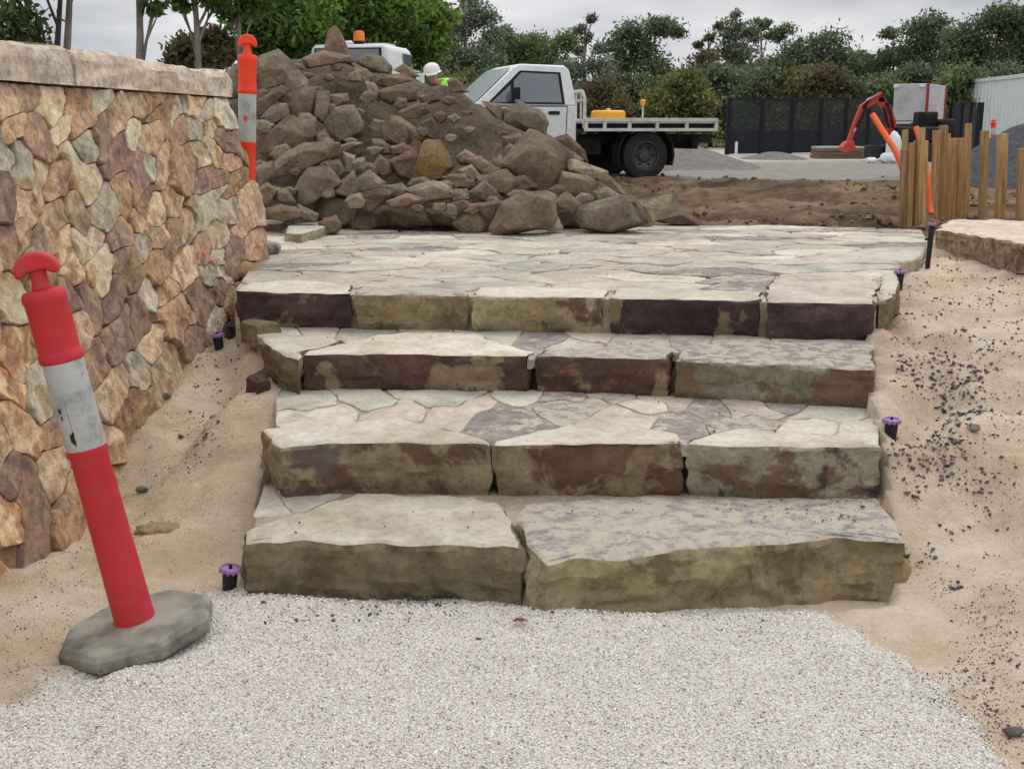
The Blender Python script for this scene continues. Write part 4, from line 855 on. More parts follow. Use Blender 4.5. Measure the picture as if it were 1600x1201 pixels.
# ================================================================== BOLLARDS
redp = plain('faded_red_plastic', rgb(192, 46, 56), .55, .35, dirt=rgb(166, 74, 72), dsc=13, lo=.5, hi=.74, bump=.002)
orp = plain('orange_plastic', rgb(238, 68, 30), .45, .4, dirt=rgb(220, 66, 34), dsc=7)
sleeve_m = plain('grey_white_reflective_sleeve', rgb(176, 178, 176), .45, .5, dirt=rgb(128, 130, 122), dsc=15, lo=.52, hi=.68)
rubber = plain('dusty_rubber', rgb(84, 82, 76), .9, .2, dirt=rgb(160, 156, 142), dsc=5, bump=.004, lo=.36, hi=.56)
blackm = plain('black_plastic', rgb(26, 26, 28), .5, .4, dirt=rgb(110, 98, 84), dsc=20, lo=.6, hi=.85)
def bollard(base, top, plast, label, tiltM=None, detail=True):
    ax = top - base; L = ax.length; root = empty('traffic_bollard', base, label, 'bollard', 'plastic T-top bollards')
    root.rotation_mode = 'QUATERNION'; root.rotation_quaternion = ax.to_track_quat('Z', 'Y')
    k = L / 1.15; r_k = .89
    if detail:
        n = 8; mb = MB(); a0 = math.pi / 8 + .1
        rings = [(.205, -.045), (.225, -.03), (.225, .0), (.21, .018), (.085, .024)]
        vs = [Vector((r * math.cos(a0 + 2 * math.pi * i / n), r * math.sin(a0 + 2 * math.pi * i / n), z)) for r, z in rings for i in range(n)]
        fs = [(j * n + i, j * n + (i + 1) % n, (j + 1) * n + (i + 1) % n, (j + 1) * n + i) for j in range(len(rings) - 1) for i in range(n)] + [tuple(range(n))[::-1], tuple((len(rings) - 1) * n + i for i in range(n))]
        mb.add(vs, fs).build('base', rubber, root, 30, .004)
    mb = MB(); mb.lathe([(.066, .01), (.064, .03 * k), (.060, .30 * k), (.058, .55 * k), (.062, .556 * k), (.062, .575 * k), (.055, .58 * k)], 32); mb.v = [Vector((v.x * r_k, v.y * r_k, v.z)) for v in mb.v]; mb.build('tube', plast, root, 40)
    mb = MB(); mb.lathe([(.0605, .572 * k), (.0615, .576 * k), (.0615, .838 * k), (.0605, .842 * k)], 32); mb.v = [Vector((v.x * r_k, v.y * r_k, v.z)) for v in mb.v]; sl = mb.build('sleeve', sleeve_m, root, 40)
    mb = MB(); mb.lathe([(.055, .83 * k), (.064, .836 * k), (.067, .843 * k), (.067, .856 * k), (.063, .864 * k), (.0625, .872 * k), (.0625, 1.005 * k), (.066, 1.012 * k), (.066, 1.03 * k), (.058, 1.042 * k), (.03, 1.046 * k)], 32); mb.v = [Vector((v.x * r_k, v.y * r_k, v.z)) for v in mb.v]; mb.build('collar', plast, root, 40)
    mb = MB(); mb.lathe([(.03, 1.04 * k), (.024, 1.06 * k), (.021, 1.085 * k), (.026, 1.10 * k)], 18)
    out = [(.054, 1.082 * k), (.056, 1.1 * k)] + [(.055 * math.cos(a), 1.105 * k + .046 * k * math.sin(a)) for a in [math.pi * q / 14 for q in range(1, 14)]] + [(-.056, 1.1 * k), (-.054, 1.082 * k), (-.034, 1.088 * k), (-.024, 1.098 * k), (.024, 1.098 * k), (.034, 1.088 * k)]
    mb.prism(out, .062); mb.build('handle', plast, root, 40, .008).rotation_euler = (0, 0, math.pi / 2 + .15)
    return root, sl, k
b1 = P(214, 978, .045); t1_ = Q(50, 394, b1.y - .02)
r1, sl1, k1 = bollard(b1, t1_, redp, 'leaning red bollard with scuffed white sleeve on an octagonal rubber base')
q_ = r1.rotation_quaternion.inverted() @ Vector((0, -1, 0)); A0 = math.atan2(q_.y, q_.x)
for a0, z0, w, h in ((A0 - .12, .615, .22, .034), (A0 - .45, .70, .14, .014), (A0 - .45, .68, .10, .012), (A0 - .05, .67, .014, .10)):       # dark scuffs on the sleeve
    n = 6; vs = []; rr = random.Random(int(z0 * 1000))
    for j in range(4):
        for i in range(n): a = a0 + (i / (n - 1) - .5) * w * (1 + .5 * rr.uniform(-1, 1)); vs.append(Vector(((.0622 * .89) * math.cos(a), (.0622 * .89) * math.sin(a), z0 * k1 + (j / 3 - .5) * h * (1 + .4 * rr.uniform(-1, 1)))))
    MB().add(vs, [(j * n + i, j * n + i + 1, (j + 1) * n + i + 1, (j + 1) * n + i) for j in range(3) for i in range(n - 1)]).build('scuff_mark', blackm, sl1, 60)
b2 = Q(385, 380, 7.32); b2.z = Z4 + .045; t2_ = Q(387, 54, b2.y)
r2, sl2, k2 = bollard(b2, t2_, orp, 'bright orange bollard with grey sleeve behind the corner of the stone wall')
q_ = r2.rotation_quaternion.inverted() @ Vector((0, -1, 0)); a0 = math.atan2(q_.y, q_.x); vs = [Vector(((.0622 * .89) * math.cos(a0 + da), (.0622 * .89) * math.sin(a0 + da), .70 * k2 + dz)) for da, dz in ((-.25, .012), (0, .022), (.22, .01), (.2, -.014), (-.05, -.018))]
MB().add(vs, [(0, 1, 2, 3, 4)]).build('red_mark', orp, sl2)
b3 = Q(1552, 240, 26); b3.z = .95
r3, _, _ = bollard(b3, Q(1552, 187, 26), orp, 'tiny orange bollard top showing over the gravel heap', detail=True)

# ================================================================== IRRIGATION RISERS
purple = plain('purple_cap', rgb(158, 112, 174), .5, .4, dirt=rgb(190, 164, 192), dsc=30)
def riser(px, py, zg, capz, r, lab, tall=False, lean=(0, 0)):
    g = P(px, py, zg); root = empty('irrigation_riser', g, lab, 'irrigation riser', 'purple-capped irrigation risers'); root.rotation_euler = (lean[0], lean[1], 0); h = capz
    MB().lathe([(r * .6, -.25), (r * .66, .0), (r * .74, h * .6), (r * .8, h)], 20).build('body', blackm, root, 40)
    cap = MB().lathe([(r * .85, h), (r * 1.0, h + .002), (r * 1.0, h + .012), (r * .82, h + .015), (r * .78, h + .009), (r * .2, h + .009)], 24).build('cap', purple, root, 35)
    for i in range(12):
        a = 2 * math.pi * i / 12; MB().box((r * 1.0 * math.cos(a), r * 1.0 * math.sin(a), h + .004), (.007, .007, .012), Matrix.Rotation(a, 3, 'Z')).build('lug', purple, cap, 30)
    MB().lathe([(.006, h + .008), (.006, h + .018), (.003, h + .022)], 8).build('nozzle', blackm, cap, 30)
    if tall: MB().box((-r * .9, 0, h * .62), (r * 1.2, r * .7, .014)).build('side_lug', blackm, root, 30)
riser(358, 921, .0, .066, .032, 'short riser at the left foot of the lowest step', lean=(.03, .12))
riser(343, 546, hz(*P(343, 546, .38)[:2]), .066, .032, 'riser in the dark corner between the wall and the steps', lean=(0, -.1))
riser(1391, 686, .30, .066, .032, 'riser against the right end of the second step')
riser(1405, 442, .62, .055, .03, 'riser against the right end of the top step')
riser(1450, 410, .645, .225, .022, 'tall thin riser beside the low coping slab', True, (0, .03))

# ================================================================== LOOSE STONES, LEAF, TAPE
bs = stone('loose_greenish_stone', [rgb(112, 114, 104), rgb(138, 140, 126)], 12, 60, st=.6)
for i, (px, py, zz_, s_, lab) in enumerate([(221, 735, .16, .032, 'greenish flat stone alone on the left sand slope'), (337, 648, .24, .03, 'grey-green stone in the left gully'), (262, 640, .22, .026, 'small flat grey stone below the wall foot'), (281, 676, .2, .018, 'small dark stone midway down the left sand'),
     (1503, 545, .45, .02, 'dark stone in the gully on the right sand bank'), (1520, 690, .3, .03, 'pale blue-grey stone on the right sand bank'), (1582, 1148, .0, .028, 'brown and dark stone at the lower right edge'), (1193, 957, .0, .012, 'single dark stone in front of the lowest right block'), (748, 1002, .0, .011, 'single dark stone alone on the gravel'), (1348, 795, Z1, .011, 'dark pebble on the right end of the lowest tread')]):
    g = P(px, py, zz_); r_ = random.Random(i + 900); bm = bmesh.new()
    for _ in range(16):
        v = Vector((r_.gauss(0, 1), r_.gauss(0, 1), r_.gauss(0, 1))).normalized(); bm.verts.new((v.x * s_ * r_.uniform(.8, 1.1), v.y * s_ * .8, v.z * s_ * .55 + s_ * .4))
    bmesh.ops.convex_hull(bm, input=bm.verts); bmesh.ops.delete(bm, geom=[v for v in bm.verts if not v.link_faces], context='VERTS'); bmesh.ops.bevel(bm, geom=list(bm.edges), offset=s_ * .08, segments=1, affect='EDGES')
    bm.verts.index_update(); z_ = Z1 + .004 if i == 9 else hz(g.x, g.y) + (.012 if 7 <= i <= 8 else 0)
    o = wobj('loose_stone', [v.co + Vector((g.x, g.y, z_)) for v in bm.verts], [tuple(v.index for v in f.verts) for f in bm.faces], bs if i in (0, 1, 2, 5) else DM, None, None, 30); bm.free(); tag(o, lab, 'stone')
g = P(812, 971, .016); lm_ = plain('dry_red_leaf', rgb(110, 44, 34), .6)
tag(wobj('dry_leaf', [g + Vector(q) for q in ((-.025, 0, 0), (-.008, -.011, .008), (.012, -.009, .007), (.026, .002, .001), (.01, .010, .009), (-.01, .009, .010), (0, 0, .004))], [(0, 1, 6), (1, 2, 6), (2, 3, 6), (3, 4, 6), (4, 5, 6), (5, 0, 6)], lm_, None, None, 60), 'single dry red leaf on the white gravel', 'leaf')
pa, pb = onwall(303, 392) + WNOR * .045, onwall(316, 421) + WNOR * .05
tp = plain('pink_marker_tape', rgb(232, 70, 84), .5)
tag(wobj('marker_tape', [pa + Vector((0, -.006, 0)), pa + Vector((0, .006, .004)), pa.lerp(pb, .5) + Vector((.012, .012, 0)), pb + Vector((.004, .014, 0)), pb + Vector((.008, -.012, -.004)), pa.lerp(pb, .5) + Vector((.016, -.008, -.004))], [(0, 1, 2, 5), (5, 2, 3, 4)], tp), 'thin pink marker tape caught on the stone wall', 'marker tape')
# mud ridge crust on sand at left
sc_ = stone('damp_sand_clod', [rgb(150, 122, 94), rgb(178, 150, 120)], 9, 60, st=.8)
g = P(250, 832, .03); bm = bmesh.new(); bmesh.ops.create_icosphere(bm, subdivisions=3, radius=1)
for v in bm.verts: v.co = Vector((v.co.x * .085, v.co.y * .05, v.co.z * .026)) * (1 + .35 * noise.noise(v.co * 2.2)) + Vector((g.x, g.y, hz(g.x, g.y)))
bm.verts.index_update(); tag(wobj('sand_clod', [v.co for v in bm.verts], [tuple(v.index for v in f.verts) for f in bm.faces], sc_, None, None, 180), 'low damp sand clod right of the leaning red bollard', 'sand clod'); bm.free()

# ================================================================== TIMBER PEGS AND ORANGE CONDUIT
wood = stone('treated_pine', [rgb(146, 112, 72), rgb(176, 142, 98), rgb(192, 162, 120)], 4, 30, st=.4, streak=(9, 9, .5), contrast=.16)
PEGS = [(1405, 1417, 233, 354, 'shorter peg at the very left of the left bundle'), (1408, 1416, 203, 350, 'taller peg behind the leftmost one of the left bundle'), (1417, 1424, 223, 355, 'second front peg of the left bundle'), (1424, 1432, 220, 352, 'third front peg of the left bundle'), (1431, 1440, 200, 353, 'tallest peg of the left bundle, orange pipe behind its head'), (1439, 1446, 220, 356, 'right end peg of the left bundle'),
        (1454, 1464, 204, 346, 'left end peg of the middle bundle'), (1464, 1475, 196, 345, 'tall peg second in the middle bundle'), (1474, 1481, 209, 342, 'narrow peg third in the middle bundle'), (1483, 1492, 216, 341, 'fourth peg of the middle bundle'), (1492, 1502, 216, 341, 'fifth peg of the middle bundle'), (1504, 1513, 193, 339, 'tall peg at the right end of the middle bundle'),
        (1529, 1540, 204, 343, 'single peg alone right of the bundles'), (1556, 1569, 209, 346, 'thicker single peg left of the edge pair'), (1588, 1603, 232, 352, 'short thick peg at the right edge'), (1596, 1606, 219, 349, 'taller peg behind the one at the right edge')]
for i, (x0, x1, yt, yb, lab) in enumerate(PEGS):
    b = P((x0 + x1) / 2, yb, Z4 - .03); w = (x1 - x0) * b.y / F * .96; tp_ = Q((x0 + x1) / 2 + (8 if i != 1 else 4) * (yb - yt) / 260, yt, b.y)
    mb = MB(); h = (tp_ - b).length + .12
    mb.box((0, 0, h / 2 - .12), (w, w * 1.0, h), Matrix.Rotation(.15 * math.sin(i * 2.1), 3, 'Z')); o = mb.build('timber_peg', wood, None, 30, .003, b)
    o.rotation_mode = 'QUATERNION'; o.rotation_quaternion = (tp_ - b).to_track_quat('Z', 'Y'); tag(o, 'pale timber ' + lab, 'timber peg', 'timber pegs standing by the low wall')
orc = plain('orange_conduit', rgb(240, 110, 48), .45, .4)
def pipe(pts, r, lab):
    b = pts[0]; mb = MB(); n = len(pts); P_ = []
    for i in range(n - 1):
        p0, p1, p2, p3 = pts[max(0, i - 1)], pts[i], pts[i + 1], pts[min(n - 1, i + 2)]
        for k in range(5):
            u = k / 5; P_.append(.5 * ((2 * p1) + (-p0 + p2) * u + (2 * p0 - 5 * p1 + 4 * p2 - p3) * u * u + (-p0 + 3 * p1 - 3 * p2 + p3) * u ** 3))
    P_.append(pts[-1]); mb.tube([p - b for p in P_], r, 14); tag(mb.build('orange_conduit', orc, None, 50, 0, b), lab, 'conduit', 'orange conduits')
pipe([Q(1428, 332, 9.9), Q(1415, 280, 10.0), Q(1400, 238, 10.1), Q(1381, 208, 10.2), Q(1363, 179, 10.3)], .026, 'orange conduit sloping up left across the red excavator')
pipe([Q(1455, 334, 9.9), Q(1452, 318, 9.95), Q(1450, 280, 10.0), Q(1442, 235, 10.1), Q(1431, 199, 10.2)], .024, 'orange conduit seen through the gap between peg bundles')

# ================================================================== FLATBED TRUCK
wpaint = plain('white_truck_paint', rgb(222, 226, 226), .35, .5, dirt=rgb(190, 190, 182), dsc=2.5, lo=.5, hi=.9)
glass = NT('dark_window_glass').fin(rgb(92, 104, 110), .06, None, 1.0)
glass2 = NT('windscreen_glass').fin(rgb(186, 196, 198), .05, None, 1.0)
blk = plain('underbody_black', rgb(22, 22, 24), .7, .3, dirt=rgb(70, 62, 54), dsc=5)
tyre_m = plain('dusty_tyre', rgb(42, 42, 44), .85, .3, dirt=rgb(88, 84, 78), dsc=6, bump=.003)
rim_m = plain('dark_steel_rim', rgb(58, 62, 68), .5, .5, dirt=rgb(90, 86, 80), dsc=9)
alu = plain('tray_white_alloy', rgb(206, 206, 200), .45, .5, dirt=rgb(150, 142, 130), dsc=5)
def wheel(par, x, y, r, w, z=None):
    wr = bpy.data.objects.new('wheel', None); col.objects.link(wr); wr.parent = par; wr.location = (x, y, z or r); wr.rotation_euler = (-math.pi / 2 if y > 0 else math.pi / 2, 0, 0)
    MB().lathe([(r * .60, -w / 2), (r * .86, -w / 2), (r * .97, -w * .4), (r, -w * .25), (r, w * .25), (r * .97, w * .4), (r * .86, w / 2), (r * .60, w / 2), (r * .58, w * .3), (r * .58, -w * .3)], 36).build('tyre', tyre_m, wr, 35)
    mb = MB(); mb.lathe([(r * .60, -w * .46), (r * .60, w * .46), (r * .54, w * .46), (r * .50, w * .25), (r * .30, w * .16), (r * .22, w * .30), (r * .1, w * .32)], 30); mb.build('rim', rim_m, wr, 35)
    for i in range(6):
        a = i * math.pi / 3; MB().tube([(r * .40 * math.cos(a), r * .40 * math.sin(a), w * .15), (r * .40 * math.cos(a), r * .40 * math.sin(a), w * .235)], r * .065, 8).build('rim_hole', blk, wr, 40)
    return wr
D_T = 18.0
yel_ = plain('indicator_orange', rgb(220, 120, 30), .35)
ax0 = Q(1004, 278, D_T); yaw = math.radians(180 + 17)
toff = Matrix.Rotation(yaw, 3, 'Z') @ Vector((0, .72, 0))
truck = empty('flatbed_truck', (ax0.x - toff.x, ax0.y - toff.y, .648), 'white single-cab flatbed truck parked behind the rock pile', 'truck', None, yaw)
# local: x forward, y left (towards camera after the turn), z up; rear axle at x = 0
HW = .80
def cabsec(z): return HW if z < 1.08 else HW - (z - 1.08) * .22
def side(prof): # closed profile in x,z -> shell with tumblehome
    n = len(prof); vs = [Vector((x, -cabsec(z), z)) for x, z in prof] + [Vector((x, cabsec(z), z)) for x, z in prof]
    return vs, [tuple(range(n)), tuple(range(n, 2 * n))[::-1]] + [(i, i + n, (i + 1) % n + n, (i + 1) % n) for i in range(n)]
lower = [(1.12, .48), (1.12, 1.10), (2.62, 1.10), (2.80, 1.08), (3.50, .98), (3.62, .90), (3.64, .52), (3.30, .48), (3.22, .78), (3.05, .90), (2.72, .90), (2.52, .78), (2.44, .48)]
vs, fs = side(lower); MB().add(vs, fs).build('body', wpaint, truck, 30, .02)
upper = [(1.12, 1.098), (1.14, 1.30), (1.20, 1.62), (1.28, 1.685), (1.95, 1.70), (2.06, 1.66), (2.70, 1.10)]
vs, fs = side(upper); cabo = MB().add(vs, fs).build('cab', wpaint, truck, 30, .025)
def pane(name, quad, side_, m, par, off=.006):
    vs = [Vector((x, side_ * (cabsec(z) + off), z)) for x, z in quad]; vs2 = [Vector((v.x, v.y - side_ * .01, v.z)) for v in vs]; n = len(vs)
    return MB().add(vs + vs2, [tuple(range(n)), tuple(range(n, 2 * n))[::-1]] + [(i, i + n, (i + 1) % n + n, (i + 1) % n) for i in range(n)]).build(name, m, par, None)
for sd2 in (1, -1):
    MB().prism([(1.285, .545), (1.265, 1.10), (2.515, 1.10), (2.515, .79), (2.43, .545)], .006).build('door_seam', blk, truck, None, 0, (0, sd2 * (HW + .001), 0))
    MB().box((3.30, sd2 * (HW + .004), .93), (.12, .012, .05)).build('indicator', yel_, truck, 30, .004)
    dr = MB().prism([(1.30, .56), (1.28, 1.085), (2.50, 1.085), (2.50, .80), (2.42, .56)], .012); d_o = dr.build('door', wpaint, truck, None, .004, (0, sd2 * (HW + .004), 0))
    fr = pane('window_frame', [(1.30, 1.12), (1.345, 1.585), (1.97, 1.605), (2.50, 1.13)], sd2, blk, truck, .003)
    pane('side_window', [(1.35, 1.15), (1.39, 1.555), (1.95, 1.575), (2.08, 1.45), (2.08, 1.15)], sd2, glass, truck, .008)
    pane('quarter_window', [(2.13, 1.15), (2.13, 1.40), (2.43, 1.15)], sd2, glass, truck, .008)
    MB().box((1.48, 0, 1.00), (.17, .02, .05)).build('handle', blk, d_o, 30, .004, (0, sd2 * .012, 0))
    mm = MB().box((2.10, sd2 * (HW + .15), 1.27), (.05, .2, .17)); mm.tube([(2.16, sd2 * HW, 1.16), (2.12, sd2 * (HW + .13), 1.2)], .012, 8); mm.build('mirror', blk, truck, 30, .012)
    MB().box((3.52, sd2 * .56, .83), (.16, .34, .15)).build('headlight', glass2, truck, 30, .01)
    mg = []
    wheel(truck, 0, sd2 * .72, .37, .24); wheel(truck, 2.88, sd2 * .70, .36, .22)
    arc = [(.47 * math.cos(a), .38 + .47 * math.sin(a)) for a in [math.radians(q) for q in range(-20, 201, 20)]]; arc2 = [(x * .95, .38 + (z - .38) * .95) for x, z in arc[::-1]]
    MB().prism(arc + arc2, .26).build('mudguard', blk, truck, 30, 0, (0, sd2 * .72, 0))
ws = [Vector((2.645, s * (cabsec(1.16) - .05), 1.165)) for s in (-1, 1)] + [Vector((2.10, s * (cabsec(1.62) - .05), 1.645)) for s in (1, -1)]
nn = (ws[1] - ws[0]).cross(ws[2] - ws[1]).normalized(); nn = nn if nn.x > 0 else -nn
MB().add([v + nn * .012 for v in ws] + [v + nn * .002 for v in ws], [(0, 1, 2, 3), (7, 6, 5, 4), (0, 4, 5, 1), (1, 5, 6, 2), (2, 6, 7, 3), (3, 7, 4, 0)]).build('windscreen', glass2, truck, None)
MB().box((3.66, 0, .55), (.12, 1.6, .18)).build('bumper', blk, truck, 30, .02)
mb = MB()
for y in (-.38, .38): mb.box((1.0, y, .62), (4.6, .09, .13))
mb.tube([(0, -.7, .37), (0, .7, .37)], .06, 10); mb.box((.95, .45, .52), (.6, .3, .26)); mb.box((1.0, -.4, .5), (.7, .3, .26)); mb.box((-.95, 0, .52), (.1, 1.1, .12)); mb.build('chassis', blk, truck, 30)
TW_ = .92; tx0, tx1 = -1.14, 1.04
for i in range(9): MB().box(((tx0 + tx1) / 2, -TW_ + .11 + i * .205, .865), (tx1 - tx0 - .04, .19, .03)).build('deck_plank', alu, truck, 30)
for sd2 in (1, -1):
    rt = MB().box(((tx0 + tx1) / 2, sd2 * TW_, .90), (tx1 - tx0, .05, .055)).build('top_rail', alu, truck, 30, .004)
    MB().box(((tx0 + tx1) / 2, sd2 * TW_, .755), (tx1 - tx0, .05, .045)).build('bottom_rail', alu, truck, 30, .004)
    for x in (tx0 + .025, -.62, -.13, .32, .72, tx1 - .025): MB().box((x, sd2 * (TW_ - .004), .822), (.05, .045, .09)).build('rail_spacer', alu, truck, 30)
    MB().box(((tx0 + tx1) / 2, sd2 * (TW_ - .06), .82), (tx1 - tx0 - .1, .02, .1)).build('rail_painted_shadow', blk, truck, 30)  # black strip set in as painted shade in the pockets between the rails
MB().box((tx0 + .02, 0, .82), (.04, TW_ * 2 - .06, .2)).build('tail_rail', alu, truck, 30, .004)
hb = MB()
for y in (-.86, .86): hb.tube([(tx1 - .02, y, .78), (tx1 - .02, y, 1.22), (tx1 + .0, y * .96, 1.30)], .028, 8)
hb.tube([(tx1, -.82, 1.31), (tx1, .82, 1.31)], .028, 8); hb.tube([(tx1 - .02, -.86, 1.18), (tx1 - .02, .86, 1.18)], .02, 8)
for y in np.linspace(-.7, .7, 8): hb.tube([(tx1 - .02, y, .88), (tx1 - .02, y, 1.30)], .014, 6)
hb.build('headboard', alu, truck, 40)
def tl(x, y, z): return truck.matrix_basis @ Vector((x, y, z)) if False else Matrix.Translation(truck.location) @ Matrix.Rotation(yaw, 4, 'Z') @ Vector((x, y, z))
yel = plain('amber_plastic', rgb(236, 164, 30), .35, .5)
lb = empty('light_bar', tl(.48, .45, .885), 'yellow light bar lying on the flatbed tray', 'light bar', None, yaw)
MB().box((0, 0, .085), (.50, .26, .15)).build('lens', yel, lb, 30, .045); MB().box((0, 0, .015), (.46, .22, .03)).build('foot', blk, lb, 30); MB().lathe([(.04, .15), (.045, .17), (.02, .19)], 12).build('knob', yel, lb, 40)
pk = empty('marker_pole', tl(-.02, .62, .93), 'short marker pole with yellow cap on the tray', 'marker pole', None, yaw)
MB().tube([(0, 0, -.05), (0, 0, .20)], .014, 8).build('pole', alu, pk, 40); MB().lathe([(.035, .19), (.04, .21), (.04, .26), (.02, .275)], 12).build('cap', yel, pk, 40)

# ================================================================== TRUCK CAB BEHIND THE PILE
d2 = 22.0; c2 = Q(562, 240, d2)
ct = empty('work_truck', (c2.x, c2.y + .8, .64), 'white truck cab with amber beacon half hidden behind the rock pile', 'truck', None, math.radians(-12))
# local: rear face at y = -.8 towards the camera
cw = .80; ztop = Q(562, 69, d2).z - .64
cabv = [(-cw, .45), (cw, .45), (cw, ztop - .55), (cw - .06, ztop - .06), (cw - .14, ztop), (-cw + .14, ztop), (-cw + .06, ztop - .06), (-cw, ztop - .55)]
MB().prism(cabv, 1.5).build('cab', wpaint, ct, 30, .05)
wt, wb = ztop - .09, ztop - .42
MB().box((-.02, -.755, (wt + wb) / 2), (1.30, .02, wt - wb + .05)).build('window_frame', blk, ct, 30, .005); MB().box((-.02, -.768, (wt + wb) / 2), (1.22, .012, wt - wb)).build('rear_window', glass, ct, 30)
for sd2 in (1, -1):
    MB().box((sd2 * (cw + .002 - .03), .38, (wt + wb) / 2 - .05), (.03, .5, .36)).build('side_window', glass, ct, 30, .004)
    mm = MB().box((sd2 * (cw + .19), .5, ztop - .62), (.16, .06, .3)); mm.tube([(sd2 * (cw - .02), .55, ztop - .4), (sd2 * (cw + .19), .5, ztop - .45)], .015, 6); mm.build('mirror', wpaint, ct, 30, .015)
    wheel(ct, 0, 0, .4, .24).location = (sd2 * .72, .35, .4)
for q in ct.children:
    if q.name.startswith('wheel'): q.rotation_euler = (0, math.pi / 2, 0)
MB().box((0, .1, ztop + .03), (1.1, .5, .05)).build('roof_bar', alu, ct, 30, .01)
bc = MB().lathe([(.09, ztop), (.095, ztop + .06), (.085, ztop + .075)], 20, (.10, -.45, 0)).build('beacon_base', blk, ct, 40)
MB().lathe([(.10, ztop + .075), (.105, ztop + .11), (.10, ztop + .22), (.085, ztop + .25), (.03, ztop + .262)], 22, (.10, -.45, 0)).build('beacon_lens', plain('amber_lens', rgb(236, 128, 20), .25, .6), bc, 40)
MB().lathe([(.09, ztop + .02), (.10, ztop + .05), (.07, ztop + .09)], 16, (-.15, -.35, 0)).build('roof_vent', wpaint, ct, 40)
mb = MB().box((0, 2.0, .6), (.8, 4.2, .18)); mb.build('chassis', blk, ct, 30); MB().box((0, 2.6, .95), (1.8, 2.8, .4)).build('tipper_tray', wpaint, ct, 30, .02)

# ================================================================== WORKER
wd = 19.0; hp = Q(675, 112, wd); gz_ = .645
wk = empty('person', (hp.x + .22, wd + .12, gz_), 'person in white hard hat and lime vest stooping behind the rock pile', 'person')
hx, hzz = hp.x - wk.location.x, hp.z - gz_
SK = [((0, 0, .95), .15, None), ((.02, 0, 1.12), .15, 0), ((.0, -.03, 1.32), .17, 1), ((-.06, -.06, 1.50), .14, 2), ((hx + .05, -.10, hzz - .17), .062, 3), ((hx, -.12, hzz - .05), .098, 4), ((hx - .005, -.12, hzz + .03), .09, 5),
      ((-.20, -.12, 1.42), .075, 3), ((-.26, -.28, 1.16), .052, 7), ((-.18, -.46, 1.0), .040, 8), ((-.15, -.53, .95), .035, 9), ((.18, .02, 1.46), .08, 3), ((.27, -.08, 1.18), .055, 11), ((.24, -.28, 1.0), .040, 12), ((.22, -.36, .95), .035, 13),
      ((-.11, .0, .88), .105, 0), ((-.14, -.05, .48), .07, 15), ((-.14, .03, .09), .05, 16), ((-.15, -.13, .04), .045, 17), ((.11, 0, .88), .105, 0), ((.14, -.03, .48), .07, 19), ((.15, .05, .09), .05, 20), ((.16, -.11, .04), .045, 21)]
def skin(name, sk, m, par, sub=2):
    me = bpy.data.meshes.new(name); me.from_pydata([s[0] for s in sk], [(i, s[2]) for i, s in enumerate(sk) if s[2] is not None], []); me.materials.append(m)
    o = link(name, me, par); mo = o.modifiers.new('skin', 'SKIN'); lay = me.skin_vertices[0] if me.skin_vertices else None
    if lay is None:
        me.attributes; bm = bmesh.new(); bm.from_mesh(me); bm.verts.layers.skin.verify(); bm.to_mesh(me); bm.free(); lay = me.skin_vertices[0]
    for i, s in enumerate(sk): lay.data[i].radius = (s[1], s[1]); lay.data[i].use_root = (i == 0)
    mo.use_smooth_shade = True; ss_ = o.modifiers.new('sub', 'SUBSURF'); ss_.levels = ss_.render_levels = sub; return o
t = NT('worker_body'); sz = t.n('ShaderNodeSeparateXYZ'); t.l(t.co, sz.inputs[0])
cst = t.ramp(t.math('MULTIPLY', sz.outputs['Z'], .5), [(0, rgb(50, 46, 44)), (.06, rgb(44, 50, 66)), (.47, rgb(40, 48, 66)), (.485, rgb(52, 60, 82)), (hzz / 2 - .10, rgb(52, 60, 82)), (hzz / 2 - .09, rgb(176, 128, 104))])
skin('body', SK, t.fin(cst, .8), wk)
vest = [((.02, 0, 1.0), .172, None), ((.02, 0, 1.14), .175, 0), ((.0, -.03, 1.32), .19, 1), ((-.04, -.05, 1.46), .165, 2), ((.13, .0, 1.49), .105, 3), ((-.17, -.09, 1.46), .095, 3)]
skin('vest', vest, plain('lime_vest', rgb(150, 240, 60), .6), wk, 2)
hat = MB().lathe([(.150, -.005), (.152, .0), (.135, .012), (.132, .05), (.118, .095), (.085, .128), (.04, .145), (.01, .148)], 24); hh = hat.build('hard_hat', plain('white_hard_hat', rgb(226, 226, 216), .35, .5), wk, 40, 0, (hx, -.12, hzz - .01))
hh.rotation_euler = (math.radians(14), math.radians(-8), 0)
MB().box((0, -.165, -.004), (.17, .09, .010)).build('peak', MATS['white_hard_hat'], hh, 30, .004)
for s in (-1, 1): MB().lathe([(.004, -.01), (.012, -.006), (.012, .006), (.004, .01)], 8).build('eye', blk, wk, 60, 0, (hx + s * .034, -.213, hzz - .03))
MB().prism([(-.018, 0), (.018, 0), (0, .055)], .05).build('nose', plain('skin_tone', rgb(176, 128, 104), .6), wk, 30, .006, (hx, -.215, hzz - .085))
for s, wx in ((-1, (-.15, -.53, .95)), (1, (.22, -.36, .95))):
    b = Vector(wx); hk = [((0, 0, 0), .032, None), ((0, -.04, -.045), .034, 0)]
    for q in range(4):
        x = (q - 1.5) * .019; hk += [((x, -.065, -.08), .0095, 1), ((x, -.06, -.115 - .008 * (q in (1, 2))), .0085, len(hk)), ((x, -.045, -.135 - .008 * (q in (1, 2))), .0075, len(hk) + 1)]
    hk += [((s * -.035, -.045, -.04), .0105, 0), ((s * -.045, -.065, -.07), .009, len(hk))]
    skin('hand', [((b.x + p[0], b.y + p[1], b.z + p[2]), r, q) for p, r, q in hk], MATS['skin_tone'], wk, 1)

